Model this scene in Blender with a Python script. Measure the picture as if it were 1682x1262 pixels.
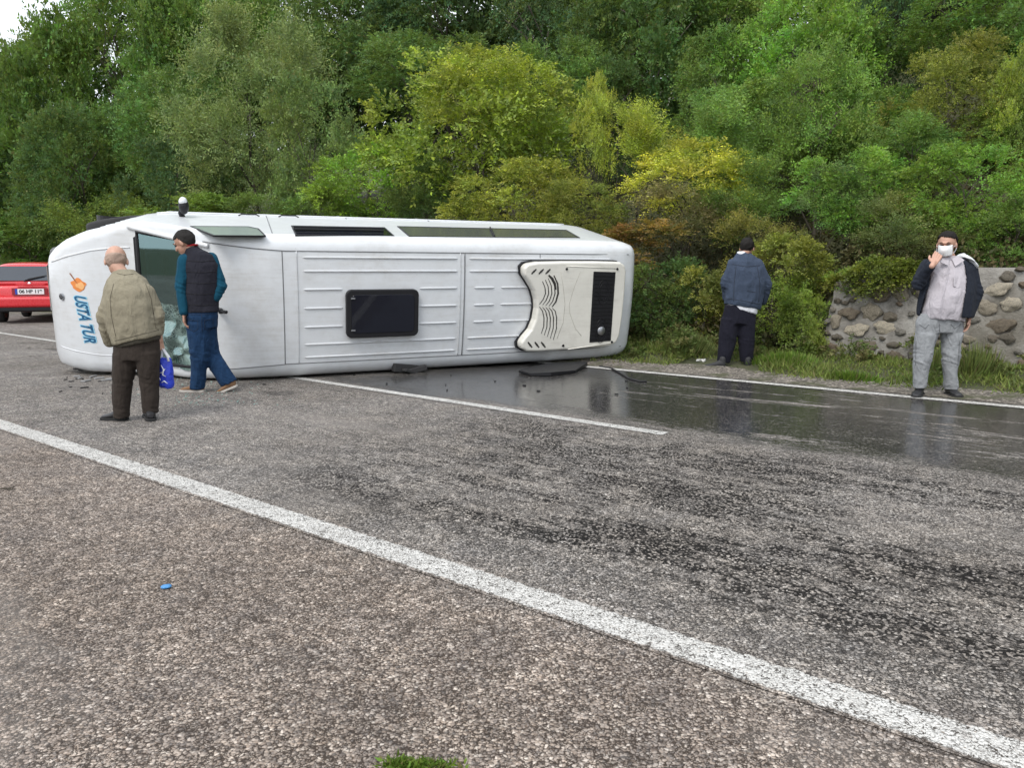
import bpy, bmesh, math, random
import numpy as np
from mathutils import Vector, Matrix, noise

# ------------------------------------------------------------------ clear
for o in list(bpy.data.objects):
    bpy.data.objects.remove(o)
SC = bpy.context.scene
COL = SC.collection
rnd = random.Random(7)
R = math.radians

# ------------------------------------------------------------------ camera
F, CX, CY, CH = 1215.0, 841.0, 631.0, 1.3
TH = math.atan(186 / F)
cam_d = bpy.data.cameras.new('camera')
cam_d.sensor_width = 36
cam_d.lens = 36 * F / 1682
cam_d.clip_start = 0.05
cam_d.clip_end = 600
cam = bpy.data.objects.new('camera', cam_d)
COL.objects.link(cam)
cam.location = (0, 0, CH)
cam.rotation_euler = (math.pi / 2 - TH, 0, 0)
SC.camera = cam

# ------------------------------------------------------------------ sky, sun, exposure
SUN_EL, SUN_AZ = R(52), R(-150)
world = bpy.data.worlds.new('World')
SC.world = world
world.use_nodes = True
wn = world.node_tree
wn.nodes.clear()
sky = wn.nodes.new('ShaderNodeTexSky')
sky.sky_type = 'NISHITA'
sky.sun_disc = False
sky.sun_elevation = SUN_EL
sky.sun_rotation = SUN_AZ
sky.air_density = 1.0
sky.dust_density = 2.0
wmix = wn.nodes.new('ShaderNodeMix')
wmix.data_type = 'RGBA'
wmix.inputs[0].default_value = 0.82
wmix.inputs[7].default_value = (9.3, 9.7, 10.2, 1)     # even cloud cover
wbg = wn.nodes.new('ShaderNodeBackground')
wbg.inputs[1].default_value = 0.105
wout = wn.nodes.new('ShaderNodeOutputWorld')
wn.links.new(sky.outputs[0], wmix.inputs[6])
wn.links.new(wmix.outputs[2], wbg.inputs[0])
wn.links.new(wbg.outputs[0], wout.inputs[0])
sun_d = bpy.data.lights.new('sun', 'SUN')
sun_d.energy = 1.3
sun_d.angle = R(22)
sun_d.color = (1.0, 0.96, 0.9)
sun = bpy.data.objects.new('sun', sun_d)
COL.objects.link(sun)
sun.rotation_euler = (math.pi / 2 - SUN_EL, 0, R(-28))
SC.view_settings.view_transform = 'Standard'
SC.view_settings.look = 'None'
SC.view_settings.gamma = 1
SC.view_settings.use_curve_mapping = False
SC.view_settings.exposure = 0.68
SC.cycles.max_bounces = 6
SC.cycles.transparent_max_bounces = 12
SC.cycles.caustics_reflective = False
SC.cycles.caustics_refractive = False

# ------------------------------------------------------------------ picture <-> place
_c, _s = math.cos(TH), math.sin(TH)
def ray(px, py):
    return np.array([(px - CX) / F, _c - (py - CY) / F * _s, -_s - (py - CY) / F * _c])
def G(px, py, z=0.0):
    d = ray(px, py)
    t = (z - CH) / d[2]
    return d * t + np.array([0, 0, CH])
DR = np.array([0.792, -0.610])      # direction of the road, towards the right
NR = np.array([0.610, 0.792])       # across the road, away from the camera
def pq(p, q, z=0.0):
    v = DR * p + NR * q
    return (float(v[0]), float(v[1]), float(z))
def to_pq(x, y):
    return DR[0] * x + DR[1] * y, NR[0] * x + NR[1] * y

# ------------------------------------------------------------------ object helpers
def setp(o, label=None, cat=None, group=None, kind=None):
    if label: o['label'] = label
    if cat: o['category'] = cat
    if group: o['group'] = group
    if kind: o['kind'] = kind
    return o
def link(name, me, mat=None, parent=None):
    o = bpy.data.objects.new(name, me)
    COL.objects.link(o)
    if mat is not None:
        if len(me.materials) == 0: me.materials.append(mat)
        else: me.materials[0] = mat
    if parent is not None: o.parent = parent
    return o
def empty(name, loc, rz, label, cat, group=None):
    o = bpy.data.objects.new(name, None)
    COL.objects.link(o)
    o.empty_display_size = 0.2
    o.location = loc
    o.rotation_euler = (0, 0, rz)
    return setp(o, label, cat, group)
def smooth(me, on=True):
    me.polygons.foreach_set('use_smooth', [on] * len(me.polygons))
def pyd(name, v, f, mat=None, parent=None, sm=False):
    me = bpy.data.meshes.new(name)
    me.from_pydata([tuple(a) for a in v], [], [tuple(a) for a in f])
    me.update()
    if sm: smooth(me)
    return link(name, me, mat, parent)
def bmo(name, bm, mat=None, parent=None, sm=False):
    bmesh.ops.recalc_face_normals(bm, faces=bm.faces)
    me = bpy.data.meshes.new(name)
    bm.to_mesh(me); bm.free()
    if sm: smooth(me)
    return link(name, me, mat, parent)
def bevel_mod(o, w, seg=2):
    m = o.modifiers.new('bevel', 'BEVEL'); m.width = w; m.segments = seg; m.limit_method = 'ANGLE'
    return o
def add_box(bm, c, d, rot=None):
    r = bmesh.ops.create_cube(bm, size=1)
    M = Matrix.Translation(Vector(c)) @ (rot if rot is not None else Matrix.Identity(4)) @ Matrix.Diagonal((d[0], d[1], d[2], 1))
    bmesh.ops.transform(bm, matrix=M, verts=r['verts'])
    return r['verts']
def add_tube(bm, pts, rad, n=8, caps=True):
    pts = [Vector(p) for p in pts]
    if not hasattr(rad, '__len__'): rad = [rad] * len(pts)
    rings = []
    prev = None
    for i, p in enumerate(pts):
        a = pts[max(i - 1, 0)]; b = pts[min(i + 1, len(pts) - 1)]
        t = (b - a).normalized()
        if prev is None:
            up = Vector((0, 0, 1)) if abs(t.z) < .9 else Vector((1, 0, 0))
            u = t.cross(up).normalized()
        else:
            u = (prev - t * prev.dot(t)).normalized()
        prev = u
        w = t.cross(u)
        rings.append([bm.verts.new(p + (u * math.cos(2 * math.pi * k / n) + w * math.sin(2 * math.pi * k / n)) * rad[i]) for k in range(n)])
    for i in range(len(rings) - 1):
        for k in range(n):
            bm.faces.new((rings[i][k], rings[i][(k + 1) % n], rings[i + 1][(k + 1) % n], rings[i + 1][k]))
    if caps:
        bm.faces.new(rings[0][::-1]); bm.faces.new(rings[-1])
def add_loft(bm, rings, n=20):
    """rings: (centre, half-axis a, half-axis b) -> closed tube with rounded section"""
    rr = []
    for c, a, b in rings:
        c, a, b = Vector(c), Vector(a), Vector(b)
        rr.append([bm.verts.new(c + a * math.cos(2 * math.pi * k / n) + b * math.sin(2 * math.pi * k / n)) for k in range(n)])
    for i in range(len(rr) - 1):
        for k in range(n):
            bm.faces.new((rr[i][k], rr[i][(k + 1) % n], rr[i + 1][(k + 1) % n], rr[i + 1][k]))
    bm.faces.new(rr[0][::-1]); bm.faces.new(rr[-1])
def add_ball(bm, c, r, rot=None, sub=3):
    q = bmesh.ops.create_icosphere(bm, subdivisions=sub, radius=1)
    if not hasattr(r, '__len__'): r = (r, r, r)
    M = Matrix.Translation(Vector(c)) @ (rot if rot is not None else Matrix.Identity(4)) @ Matrix.Diagonal((r[0], r[1], r[2], 1))
    bmesh.ops.transform(bm, matrix=M, verts=q['verts'])
    return q['verts']
def add_cap(bm, a, ra, b, rb, n=14):
    """tapered capsule"""
    a, b = Vector(a), Vector(b)
    t = (b - a).normalized()
    pts = [a - t * ra * .95, a - t * ra * .7, a - t * ra * .3, a, b, b + t * rb * .3, b + t * rb * .7, b + t * rb * .95]
    rad = [ra * .25, ra * .7, ra * .95, ra, rb, rb * .95, rb * .7, rb * .25]
    add_tube(bm, pts, rad, n)
def remesh(bm, voxel, it=3, wr=None):
    """union the shapes of a bmesh into one continuous skin"""
    me = bpy.data.meshes.new('tmp'); bm.to_mesh(me); bm.free()
    o = bpy.data.objects.new('tmp', me); COL.objects.link(o)
    m = o.modifiers.new('r', 'REMESH'); m.mode = 'VOXEL'; m.voxel_size = voxel
    if it:
        s = o.modifiers.new('s', 'SMOOTH'); s.iterations = it; s.factor = .5
    dg = bpy.context.evaluated_depsgraph_get()
    out = bpy.data.meshes.new_from_object(o.evaluated_get(dg))
    bpy.data.objects.remove(o); bpy.data.meshes.remove(me)
    if wr is not None:
        n = len(out.vertices)
        co = np.empty(n * 3); out.vertices.foreach_get('co', co)
        no = np.empty(n * 3); out.vertices.foreach_get('normal', no)
        co = co.reshape(-1, 3); no = no.reshape(-1, 3)
        d = np.array([wr(Vector(c)) for c in co])
        co += no * d[:, None]
        out.vertices.foreach_set('co', co.ravel()); out.update()
    smooth(out)
    return out
def join_meshes(name, meshes):
    bm = bmesh.new()
    for m in meshes: bm.from_mesh(m)
    me = bpy.data.meshes.new(name); bm.to_mesh(me); bm.free(); smooth(me)
    return me
def big_mesh(name, verts, faces, attrs=None):
    """fast mesh from numpy; faces (M,4) or (M,3); attrs = face floats"""
    me = bpy.data.meshes.new(name)
    nv, (nf, k) = len(verts), faces.shape
    me.vertices.add(nv); me.vertices.foreach_set('co', np.asarray(verts, np.float32).ravel())
    me.loops.add(nf * k); me.loops.foreach_set('vertex_index', faces.astype(np.int32).ravel())
    me.polygons.add(nf); me.polygons.foreach_set('loop_start', np.arange(0, nf * k, k, dtype=np.int32))
    try: me.polygons.foreach_set('loop_total', np.full(nf, k, np.int32))
    except Exception: pass
    me.update(calc_edges=True)
    for key, val in (attrs or {}).items():
        a = me.attributes.new(key, 'FLOAT', 'FACE'); a.data.foreach_set('value', np.asarray(val, np.float32))
    return me

# ------------------------------------------------------------------ material helpers
class NT:
    def __init__(s, name):
        s.m = bpy.data.materials.new(name); s.m.use_nodes = True
        s.t = s.m.node_tree; s.t.nodes.clear()
        s.out = s.t.nodes.new('ShaderNodeOutputMaterial')
    def n(s, typ, ins=None, **kw):
        nd = s.t.nodes.new('ShaderNode' + typ)
        for k, v in kw.items(): setattr(nd, k, v)
        for k, v in (ins or {}).items(): s.set(nd.inputs[k], v)
        return nd
    def set(s, inp, v):
        if isinstance(v, bpy.types.NodeSocket): s.t.links.new(v, inp)
        elif isinstance(v, bpy.types.Node): s.t.links.new(v.outputs[0], inp)
        else:
            if hasattr(inp.default_value, '__len__') and hasattr(v, '__len__') and len(v) == 3 and len(inp.default_value) == 4:
                v = (*v, 1)
            inp.default_value = v
    def math(s, op, a, b=0.0, c=0.0, clamp=False):
        nd = s.t.nodes.new('ShaderNodeMath'); nd.operation = op; nd.use_clamp = clamp
        s.set(nd.inputs[0], a); s.set(nd.inputs[1], b); s.set(nd.inputs[2], c)
        return nd.outputs[0]
    def mix(s, f, a, b, mode='MIX'):
        nd = s.t.nodes.new('ShaderNodeMix'); nd.data_type = 'RGBA'; nd.blend_type = mode
        s.set(nd.inputs[0], f); s.set(nd.inputs[6], a); s.set(nd.inputs[7], b)
        return nd.outputs[2]
    def ramp(s, v, stops):
        nd = s.t.nodes.new('ShaderNodeValToRGB')
        e = nd.color_ramp.elements
        while len(e) > 1: e.remove(e[-1])
        for i, (p, c) in enumerate(stops):
            if not hasattr(c, '__len__'): c = (c, c, c)
            x = e[0] if i == 0 else e.new(p)
            x.position = p; x.color = (*c, 1)
        s.set(nd.inputs[0], v)
        return nd.outputs[0]
    def sstep(s, v, a, b):
        nd = s.t.nodes.new('ShaderNodeMapRange'); nd.interpolation_type = 'SMOOTHSTEP'
        s.set(nd.inputs[0], v); nd.inputs[1].default_value = a; nd.inputs[2].default_value = b
        return nd.outputs[0]
    def noise(s, vec, scale, detail=3, rough=.55, dist=0.0):
        nd = s.n('TexNoise', {'Scale': scale, 'Detail': detail, 'Roughness': rough, 'Distortion': dist})
        if vec is not None: s.set(nd.inputs['Vector'], vec)
        return nd.outputs[0]
    def bump(s, h, strength=.3, dist=.01, normal=None):
        nd = s.n('Bump', {'Strength': strength, 'Distance': dist, 'Height': h})
        if normal is not None: s.set(nd.inputs['Normal'], normal)
        return nd.outputs[0]
    def pbr(s, **kw):
        nd = s.t.nodes.new('ShaderNodeBsdfPrincipled')
        for k, v in kw.items(): s.set(nd.inputs[k.replace('_', ' ')], v)
        s.t.links.new(nd.outputs[0], s.out.inputs[0])
        return nd
    def surf(s, sh): s.set(s.out.inputs[0], sh); return s.m

def flat(name, col, rough=.5, metal=0.0, var=.12, scale=12.0, bump=.0, bscale=200.0, coat=0.0, spec=.5):
    t = NT(name)
    tc = t.n('TexCoord').outputs['Object']
    nz = t.noise(tc, scale, 4, .6)
    c = t.mix(t.math('MULTIPLY', nz, 1.0), tuple(x * (1 - var * 1.6) for x in col), tuple(min(1, x * (1 + var)) for x in col))
    kw = dict(Base_Color=c, Roughness=t.math('ADD', rough - .08, t.math('MULTIPLY', t.noise(tc, scale * 2.3), .16)), Metallic=metal)
    if bump: kw['Normal'] = t.bump(t.noise(tc, bscale, 2), bump, .004)
    p = t.pbr(**kw)
    p.inputs['Coat Weight'].default_value = coat
    p.inputs['Coat Roughness'].default_value = .06
    p.inputs['Specular IOR Level'].default_value = spec
    return t.m
def cloth(name, col, fold=.35, weave=350.0, var=.18, rough=.9, fscale=7.0):
    t = NT(name)
    tc = t.n('TexCoord').outputs['Object']
    st = t.n('Mapping', {'Vector': tc, 'Scale': (1.6, 1.6, .55)}).outputs[0]
    w = t.noise(st, fscale, 3, .55, 1.1)
    f = t.noise(tc, fscale * 3.2, 3, .6)
    we = t.noise(tc, weave, 1)
    c = t.mix(f, tuple(x * (1 - var) for x in col), tuple(min(1, x * (1 + var)) for x in col))
    h = t.math('ADD', t.math('MULTIPLY', w, 1.0), t.math('MULTIPLY', f, .25))
    nb = t.bump(h, fold, .06)
    nb = t.bump(we, .25, .001, nb)
    p = t.pbr(Base_Color=c, Roughness=rough, Normal=nb)
    p.inputs['Sheen Weight'].default_value = .02
    p.inputs['Specular IOR Level'].default_value = .12
    return t.m

def leaf_material():
    """colour of each plant comes from the object's own colour, each leaf and twig varies"""
    t = NT('leaf')
    oc = t.n('ObjectInfo').outputs['Color']
    a = t.n('Attribute', attribute_name='leaf').outputs['Fac']
    b = t.n('Attribute', attribute_name='twig').outputs['Fac']
    hsv = t.n('HueSaturation', {'Hue': t.math('ADD', .475, t.math('MULTIPLY', b, .05)), 'Saturation': t.math('ADD', .84, t.math('MULTIPLY', a, .3)),
                                'Value': t.math('ADD', .6, t.math('ADD', t.math('MULTIPLY', a, .5), t.math('MULTIPLY', b, .8))), 'Color': oc})
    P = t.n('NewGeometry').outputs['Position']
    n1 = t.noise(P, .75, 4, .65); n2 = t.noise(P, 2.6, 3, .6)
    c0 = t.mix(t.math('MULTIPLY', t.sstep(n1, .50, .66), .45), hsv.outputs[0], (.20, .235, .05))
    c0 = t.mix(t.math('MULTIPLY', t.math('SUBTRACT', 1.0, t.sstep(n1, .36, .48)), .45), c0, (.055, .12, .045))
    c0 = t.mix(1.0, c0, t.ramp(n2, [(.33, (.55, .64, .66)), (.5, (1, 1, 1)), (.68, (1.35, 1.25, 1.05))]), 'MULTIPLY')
    old = t.math('GREATER_THAN', a, .965)
    c = t.mix(t.math('MULTIPLY', old, .6), c0, (.24, .19, .08))
    p = t.n('BsdfPrincipled', {'Base Color': c, 'Roughness': .55, 'Specular IOR Level': .14})
    tr = t.n('BsdfTranslucent', {'Color': t.mix(.55, c, (.26, .34, .04), 'MIX')})
    mx = t.n('MixShader', {0: .28, 1: p.outputs[0], 2: tr.outputs[0]})
    return t.surf(mx.outputs[0])
LEAF = leaf_material()

def bark_material():
    t = NT('bark')
    tc = t.n('TexCoord').outputs['Object']
    st = t.n('Mapping', {'Vector': tc, 'Scale': (6, 6, 1.2)}).outputs[0]
    nz = t.noise(st, 6, 5, .65, .6)
    t.pbr(Base_Color=t.ramp(nz, [(.3, (.035, .03, .022)), (.6, (.10, .085, .065)), (.8, (.17, .16, .13))]), Roughness=.9, Normal=t.bump(nz, .6, .03))
    return t.m
BARK = bark_material()

def asphalt(name, paint=False):
    t = NT(name)
    P = t.n('NewGeometry').outputs['Position']
    def dot(v):
        nd = t.n('VectorMath', operation='DOT_PRODUCT'); t.set(nd.inputs[0], P); nd.inputs[1].default_value = v
        return nd.outputs['Value']
    p = dot((DR[0], DR[1], 0)); q = dot((NR[0], NR[1], 0))
    pqv = t.n('CombineXYZ', {'X': p, 'Y': q}).outputs[0]
    stretch = t.n('Mapping', {'Vector': pqv, 'Scale': (.35, 1.0, 1)}).outputs[0]
    SCL = 88.0
    warp = t.n('VectorMath', operation='ADD'); t.set(warp.inputs[0], P)
    wn_ = t.n('VectorMath', operation='SCALE'); t.set(wn_.inputs[0], t.n('TexNoise', {'Scale': 40.0, 'Detail': 1.0, 'Vector': P}).outputs['Color']); wn_.inputs[3].default_value = .012
    t.set(warp.inputs[1], wn_.outputs[0])
    vo = t.n('TexVoronoi', {'Vector': warp.outputs[0], 'Scale': SCL}, feature='F1')
    ve = t.n('TexVoronoi', {'Vector': warp.outputs[0], 'Scale': SCL}, feature='DISTANCE_TO_EDGE')
    vo2 = t.n('TexVoronoi', {'Vector': warp.outputs[0], 'Scale': SCL * 2.1}, feature='F1')
    rv = t.n('SeparateColor', {0: vo.outputs['Color']})
    rv2 = t.n('SeparateColor', {0: vo2.outputs['Color']})
    shoulder = t.math('SUBTRACT', 1.0, t.sstep(t.math('ADD', q, t.math('MULTIPLY', t.noise(P, 1.7, 3), .5)), 2.2, 2.75))
    col_road = t.ramp(rv.outputs[0], [(0, (.09, .08, .073)), (.25, (.20, .178, .158)), (.55, (.33, .296, .262)), (.85, (.47, .43, .385)), (1, (.66, .63, .59))])
    col_sh = t.ramp(rv.outputs[0], [(0, (.09, .066, .05)), (.25, (.20, .152, .118)), (.55, (.33, .262, .21)), (.85, (.46, .38, .315)), (1, (.72, .64, .56))])
    stone = t.mix(shoulder, col_road, col_sh)
    stone = t.mix(.35, stone, t.ramp(rv2.outputs[1], [(0, .03), (1, .42)]))
    big = t.noise(P, .55, 4, .6)
    mid = t.noise(P, 3.5, 4, .6)
    stone = t.mix(1.0, stone, t.ramp(mid, [(.3, (.74, .74, .75)), (.7, (1.2, 1.17, 1.13))]), 'MULTIPLY')
    fine = t.noise(P, 14, 3, .6)
    grain = t.noise(t.n('Mapping', {'Vector': pqv, 'Scale': (.7, 1.0, 1)}).outputs[0], 19, 5, .85)
    stone = t.mix(1.0, stone, t.ramp(grain, [(.30, (.45, .44, .43)), (.5, (1.0, 1.0, 1.0)), (.70, (1.55, 1.52, 1.48))]), 'MULTIPLY')
    stone = t.mix(1.0, stone, t.ramp(big, [(.35, (.86, .84, .82)), (.65, (1.12, 1.12, 1.13))]), 'MULTIPLY')
    gapw = t.math('ADD', .045, t.math('MULTIPLY', t.sstep(fine, .35, .7), .15))
    # rounded chippings of differing size standing in bitumen, smaller ones between them
    rad = t.math('ADD', .50, t.math('MULTIPLY', rv.outputs[1], .34))
    rad = t.math('SUBTRACT', rad, t.math('MULTIPLY', t.sstep(fine, .38, .66), .22))
    k1 = t.math('DIVIDE', t.math('SUBTRACT', rad, vo.outputs['Distance']), .10, clamp=True)
    k1 = t.math('MULTIPLY', k1, t.math('DIVIDE', ve.outputs['Distance'], .05, clamp=True))
    rad2 = t.math('ADD', .34, t.math('MULTIPLY', rv2.outputs[0], .36))
    k2 = t.math('MULTIPLY', t.math('DIVIDE', t.math('SUBTRACT', rad2, vo2.outputs['Distance']), .12, clamp=True), t.math('LESS_THAN', rv2.outputs[2], .8))
    gap = t.math('MAXIMUM', k1, t.math('MULTIPLY', k2, .85))
    gap = t.math('ADD', .10, t.math('MULTIPLY', gap, .90))
    gapc = t.mix(shoulder, (.026, .023, .021), (.032, .023, .017))
    # pale dried mud lying between the stones
    mud = t.math('MULTIPLY', t.sstep(t.noise(stretch, .9, 5, .6), .52, .68), .75)
    gapc = t.mix(mud, gapc, (.17, .155, .14))
    base = t.mix(gap, gapc, stone)
    base = t.mix(t.math('MULTIPLY', mud, .35), base, (.22, .2, .185))
    # worn bitumen streaks, wheel tracks of the near lane
    st_n = t.noise(stretch, 1.3, 6, .72, .4)
    st_f = t.noise(t.n('Mapping', {'Vector': pqv, 'Scale': (.5, 1.6, 1)}).outputs[0], 9, 4, .75)
    lane = t.math('MULTIPLY', t.sstep(q, 2.35, 2.9), t.math('SUBTRACT', 1.0, t.sstep(q, 5.0, 5.6)))
    lane = t.math('MULTIPLY', lane, t.sstep(p, -5.2, -3.2))
    streak = t.math('MULTIPLY', lane, t.sstep(t.math('ADD', t.math('MULTIPLY', st_n, .52), t.math('ADD', t.math('MULTIPLY', st_f, .50), t.math('MULTIPLY', grain, .22))), .575, .660))
    streak = t.math('MULTIPLY', streak, t.math('SUBTRACT', 1.0, t.math('MULTIPLY', t.math('GREATER_THAN', rv.outputs[1], .60), .85)))
    # fluid from the van: wet far lane
    wn2 = t.math('ADD', t.math('MULTIPLY', t.math('SUBTRACT', t.noise(stretch, 1.1, 6, .72), .5), 1.5), t.math('MULTIPLY', t.math('SUBTRACT', grain, .5), 1.5))
    wq = t.math('ADD', q, wn2)
    wet = t.math('MULTIPLY', t.sstep(wq, 5.3, 5.8), t.math('SUBTRACT', 1.0, t.sstep(wq, 8.45, 8.9)))
    wet = t.math('MULTIPLY', wet, t.sstep(t.math('ADD', p, wn2), -8.0, -6.2))
    dry = t.sstep(t.noise(t.n('Mapping', {'Vector': pqv, 'Scale': (.28, 1.5, 1), 'Location': (3.1, 0.4, 0)}).outputs[0], 1.5, 7, .8, .3), .535, .60)
    dryzone = t.math('MULTIPLY', t.sstep(p, -4.6, -3.4), dry)
    wet = t.math('MULTIPLY', wet, t.math('SUBTRACT', 1.0, t.math('MULTIPLY', dryzone, .9)))
    spill = t.math('MULTIPLY', t.sstep(t.noise(stretch, 2.2, 5, .7), .55, .66), t.math('MULTIPLY', t.math('SUBTRACT', 1.0, t.sstep(q, 5.4, 6.2)), t.math('SUBTRACT', 1.0, t.sstep(p, -5.2, -4.2))))
    spill = t.math('MULTIPLY', spill, t.sstep(q, 3.9, 4.5))
    dark = t.math('MAXIMUM', t.math('MULTIPLY', streak, .92), t.math('MULTIPLY', spill, .5))
    base = t.mix(dark, base, (.012, .0115, .0115))
    wetk = t.math('MULTIPLY', wet, t.math('SUBTRACT', 1.0, t.math('MULTIPLY', t.math('MULTIPLY', k1, t.math('GREATER_THAN', rv.outputs[0], .6)), .28)))
    base = t.mix(t.math('MULTIPLY', wetk, .95), base, (.024, .024, .025))
    dome = t.math('SUBTRACT', 1.0, t.math('POWER', t.math('DIVIDE', vo.outputs['Distance'], rad, clamp=True), 2.5))
    hgt = t.math('MULTIPLY', dome, t.math('ADD', .45, t.math('MULTIPLY', rv.outputs[2], .55)))
    hgt = t.math('MAXIMUM', hgt, t.math('MULTIPLY', k2, .32))
    damp = t.sstep(big, .45, .62)
    rough = t.math('SUBTRACT', .80, t.math('MULTIPLY', damp, .12))
    rough = t.math('ADD', t.math('MULTIPLY', rough, t.math('SUBTRACT', 1.0, wet)), t.math('MULTIPLY', wet, t.math('ADD', .03, t.math('ADD', t.math('MULTIPLY', fine, .12), t.math('MULTIPLY', t.sstep(grain, .45, .7), .09)))))
    if paint:
        uv = t.n('Attribute', attribute_name='across').outputs['Fac']     # -1 .. 1 across the line
        edge = t.math('ADD', t.math('ABSOLUTE', uv), t.math('MULTIPLY', t.math('SUBTRACT', t.noise(P, 22, 4, .7), .5), .55))
        inside = t.math('SUBTRACT', 1.0, t.sstep(edge, .70, .84))
        worn = t.math('MULTIPLY', t.sstep(t.math('ADD', gap, t.math('MULTIPLY', t.noise(P, 30, 2), .55)), .28, .55), t.math('SUBTRACT', 1.0, t.math('MULTIPLY', t.math('GREATER_THAN', rv2.outputs[2], .93), .8)))
        worn = t.math('MULTIPLY', worn, t.math('SUBTRACT', 1.0, t.math('MULTIPLY', t.sstep(t.noise(P, 5, 5, .7), .60, .72), .55)))
        k = t.math('MULTIPLY', inside, worn)
        white = t.mix(t.noise(P, 8, 4, .7), (.50, .485, .455), (.72, .71, .68))
        base = t.mix(k, base, white)
        rough = t.math('ADD', t.math('MULTIPLY', rough, t.math('SUBTRACT', 1.0, k)), t.math('MULTIPLY', k, .6))
        hgt = t.math('ADD', hgt, t.math('MULTIPLY', k, .15))
    bs = t.math('SUBTRACT', .8, t.math('MULTIPLY', wet, t.math('SUBTRACT', .77, t.math('MULTIPLY', t.sstep(grain, .45, .7), .12))))
    nd = t.n('Bump', {'Distance': .0085, 'Height': hgt}); t.set(nd.inputs['Strength'], bs)
    pb = t.pbr(Base_Color=base, Roughness=rough, Normal=nd.outputs[0])
    t.set(pb.inputs['Specular IOR Level'], t.math('MAXIMUM', t.math('SUBTRACT', .20, t.math('MULTIPLY', dark, .17)), t.math('MULTIPLY', wet, .38)))
    return t.m
ASPH = asphalt('asphalt')
PAINT = asphalt('road_paint', True)

def soil_material():
    t = NT('soil')
    P = t.n('NewGeometry').outputs['Position']
    n1 = t.noise(P, 2.2, 6, .65); n2 = t.noise(P, 30, 3, .6)
    c = t.mix(n2, t.ramp(n1, [(.35, (.045, .05, .02)), (.55, (.075, .07, .035)), (.7, (.11, .09, .06))]), (.06, .07, .03))
    t.pbr(Base_Color=c, Roughness=.95, Normal=t.bump(n2, .7, .03))
    return t.m
SOIL = soil_material()
def gravel_material():
    t = NT('gravel')
    P = t.n('NewGeometry').outputs['Position']
    v = t.n('TexVoronoi', {'Vector': P, 'Scale': 45.0}); c = t.n('SeparateColor', {0: v.outputs['Color']})
    n1 = t.noise(P, 3, 4)
    col = t.mix(t.sstep(n1, .5, .65), t.ramp(c.outputs[0], [(0, (.05, .043, .036)), (.6, (.15, .13, .108)), (1, (.36, .32, .27))]), (.075, .075, .04))
    t.pbr(Base_Color=col, Roughness=.85, Normal=t.bump(v.outputs['Distance'], .8, .02))
    return t.m
GRAVEL = gravel_material()

# ------------------------------------------------------------------ terrain
def sst(x, a, b):
    t = np.clip((x - a) / (b - a), 0, 1); return t * t * (3 - 2 * t)
def hill(p, q):
    """height of the ground at road coordinates"""
    p = np.asarray(p, float); q = np.asarray(q, float)
    slope = .30 + .26 * sst(p, -24, -4)
    up = np.maximum(q - 11.3, 0)
    z = slope * up * sst(up, -1.0, 3.0)
    right = sst(p, -3.6, -2.6)                       # the retaining wall holds the bank up here
    z = z + right * 1.15 * sst(q, 11.35, 11.6)
    z = z + .13 * sst(q, 8.9, 11.0) * (q < 80)
    z = z + .12 * np.sin(p * .9 + q * .5) * sst(q, 11.5, 14)
    return z
def build_ground():
    ps = np.concatenate([np.arange(-160, -30, 6), np.arange(-30, 12, .5), np.arange(12, 120, 6)])
    qs = np.concatenate([[-60, -30, -15], [-9, 0, 8.0, 8.85], np.arange(9.2, 16, .3), np.arange(16, 40, 1.5), np.arange(40, 160, 10)])
    PP, QQ = np.meshgrid(ps, qs, indexing='ij')
    Z = np.where(QQ < 8.9, -.06, hill(PP, QQ) - .02)
    Z = np.where((QQ >= 8.9) & (QQ < 9.1), -.03, Z)
    V = np.stack([DR[0] * PP + NR[0] * QQ, DR[1] * PP + NR[1] * QQ, Z], -1).reshape(-1, 3)
    ni, nj = PP.shape
    idx = np.arange(ni * nj).reshape(ni, nj)
    Fq = np.stack([idx[:-1, :-1], idx[1:, :-1], idx[1:, 1:], idx[:-1, 1:]], -1).reshape(-1, 4)
    me = big_mesh('ground', V, Fq); smooth(me)
    setp(link('ground', me, SOIL), kind='structure')
build_ground()
def sheet(name, corners, z, mat, kind='structure'):
    o = pyd(name, [(*c[:2], z) for c in corners], [tuple(range(len(corners)))], mat)
    return setp(o, kind=kind)
sheet('road', [pq(-150, -9), pq(110, -9), pq(110, 8.75), pq(-150, 8.75)], 0.0, ASPH)
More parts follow.
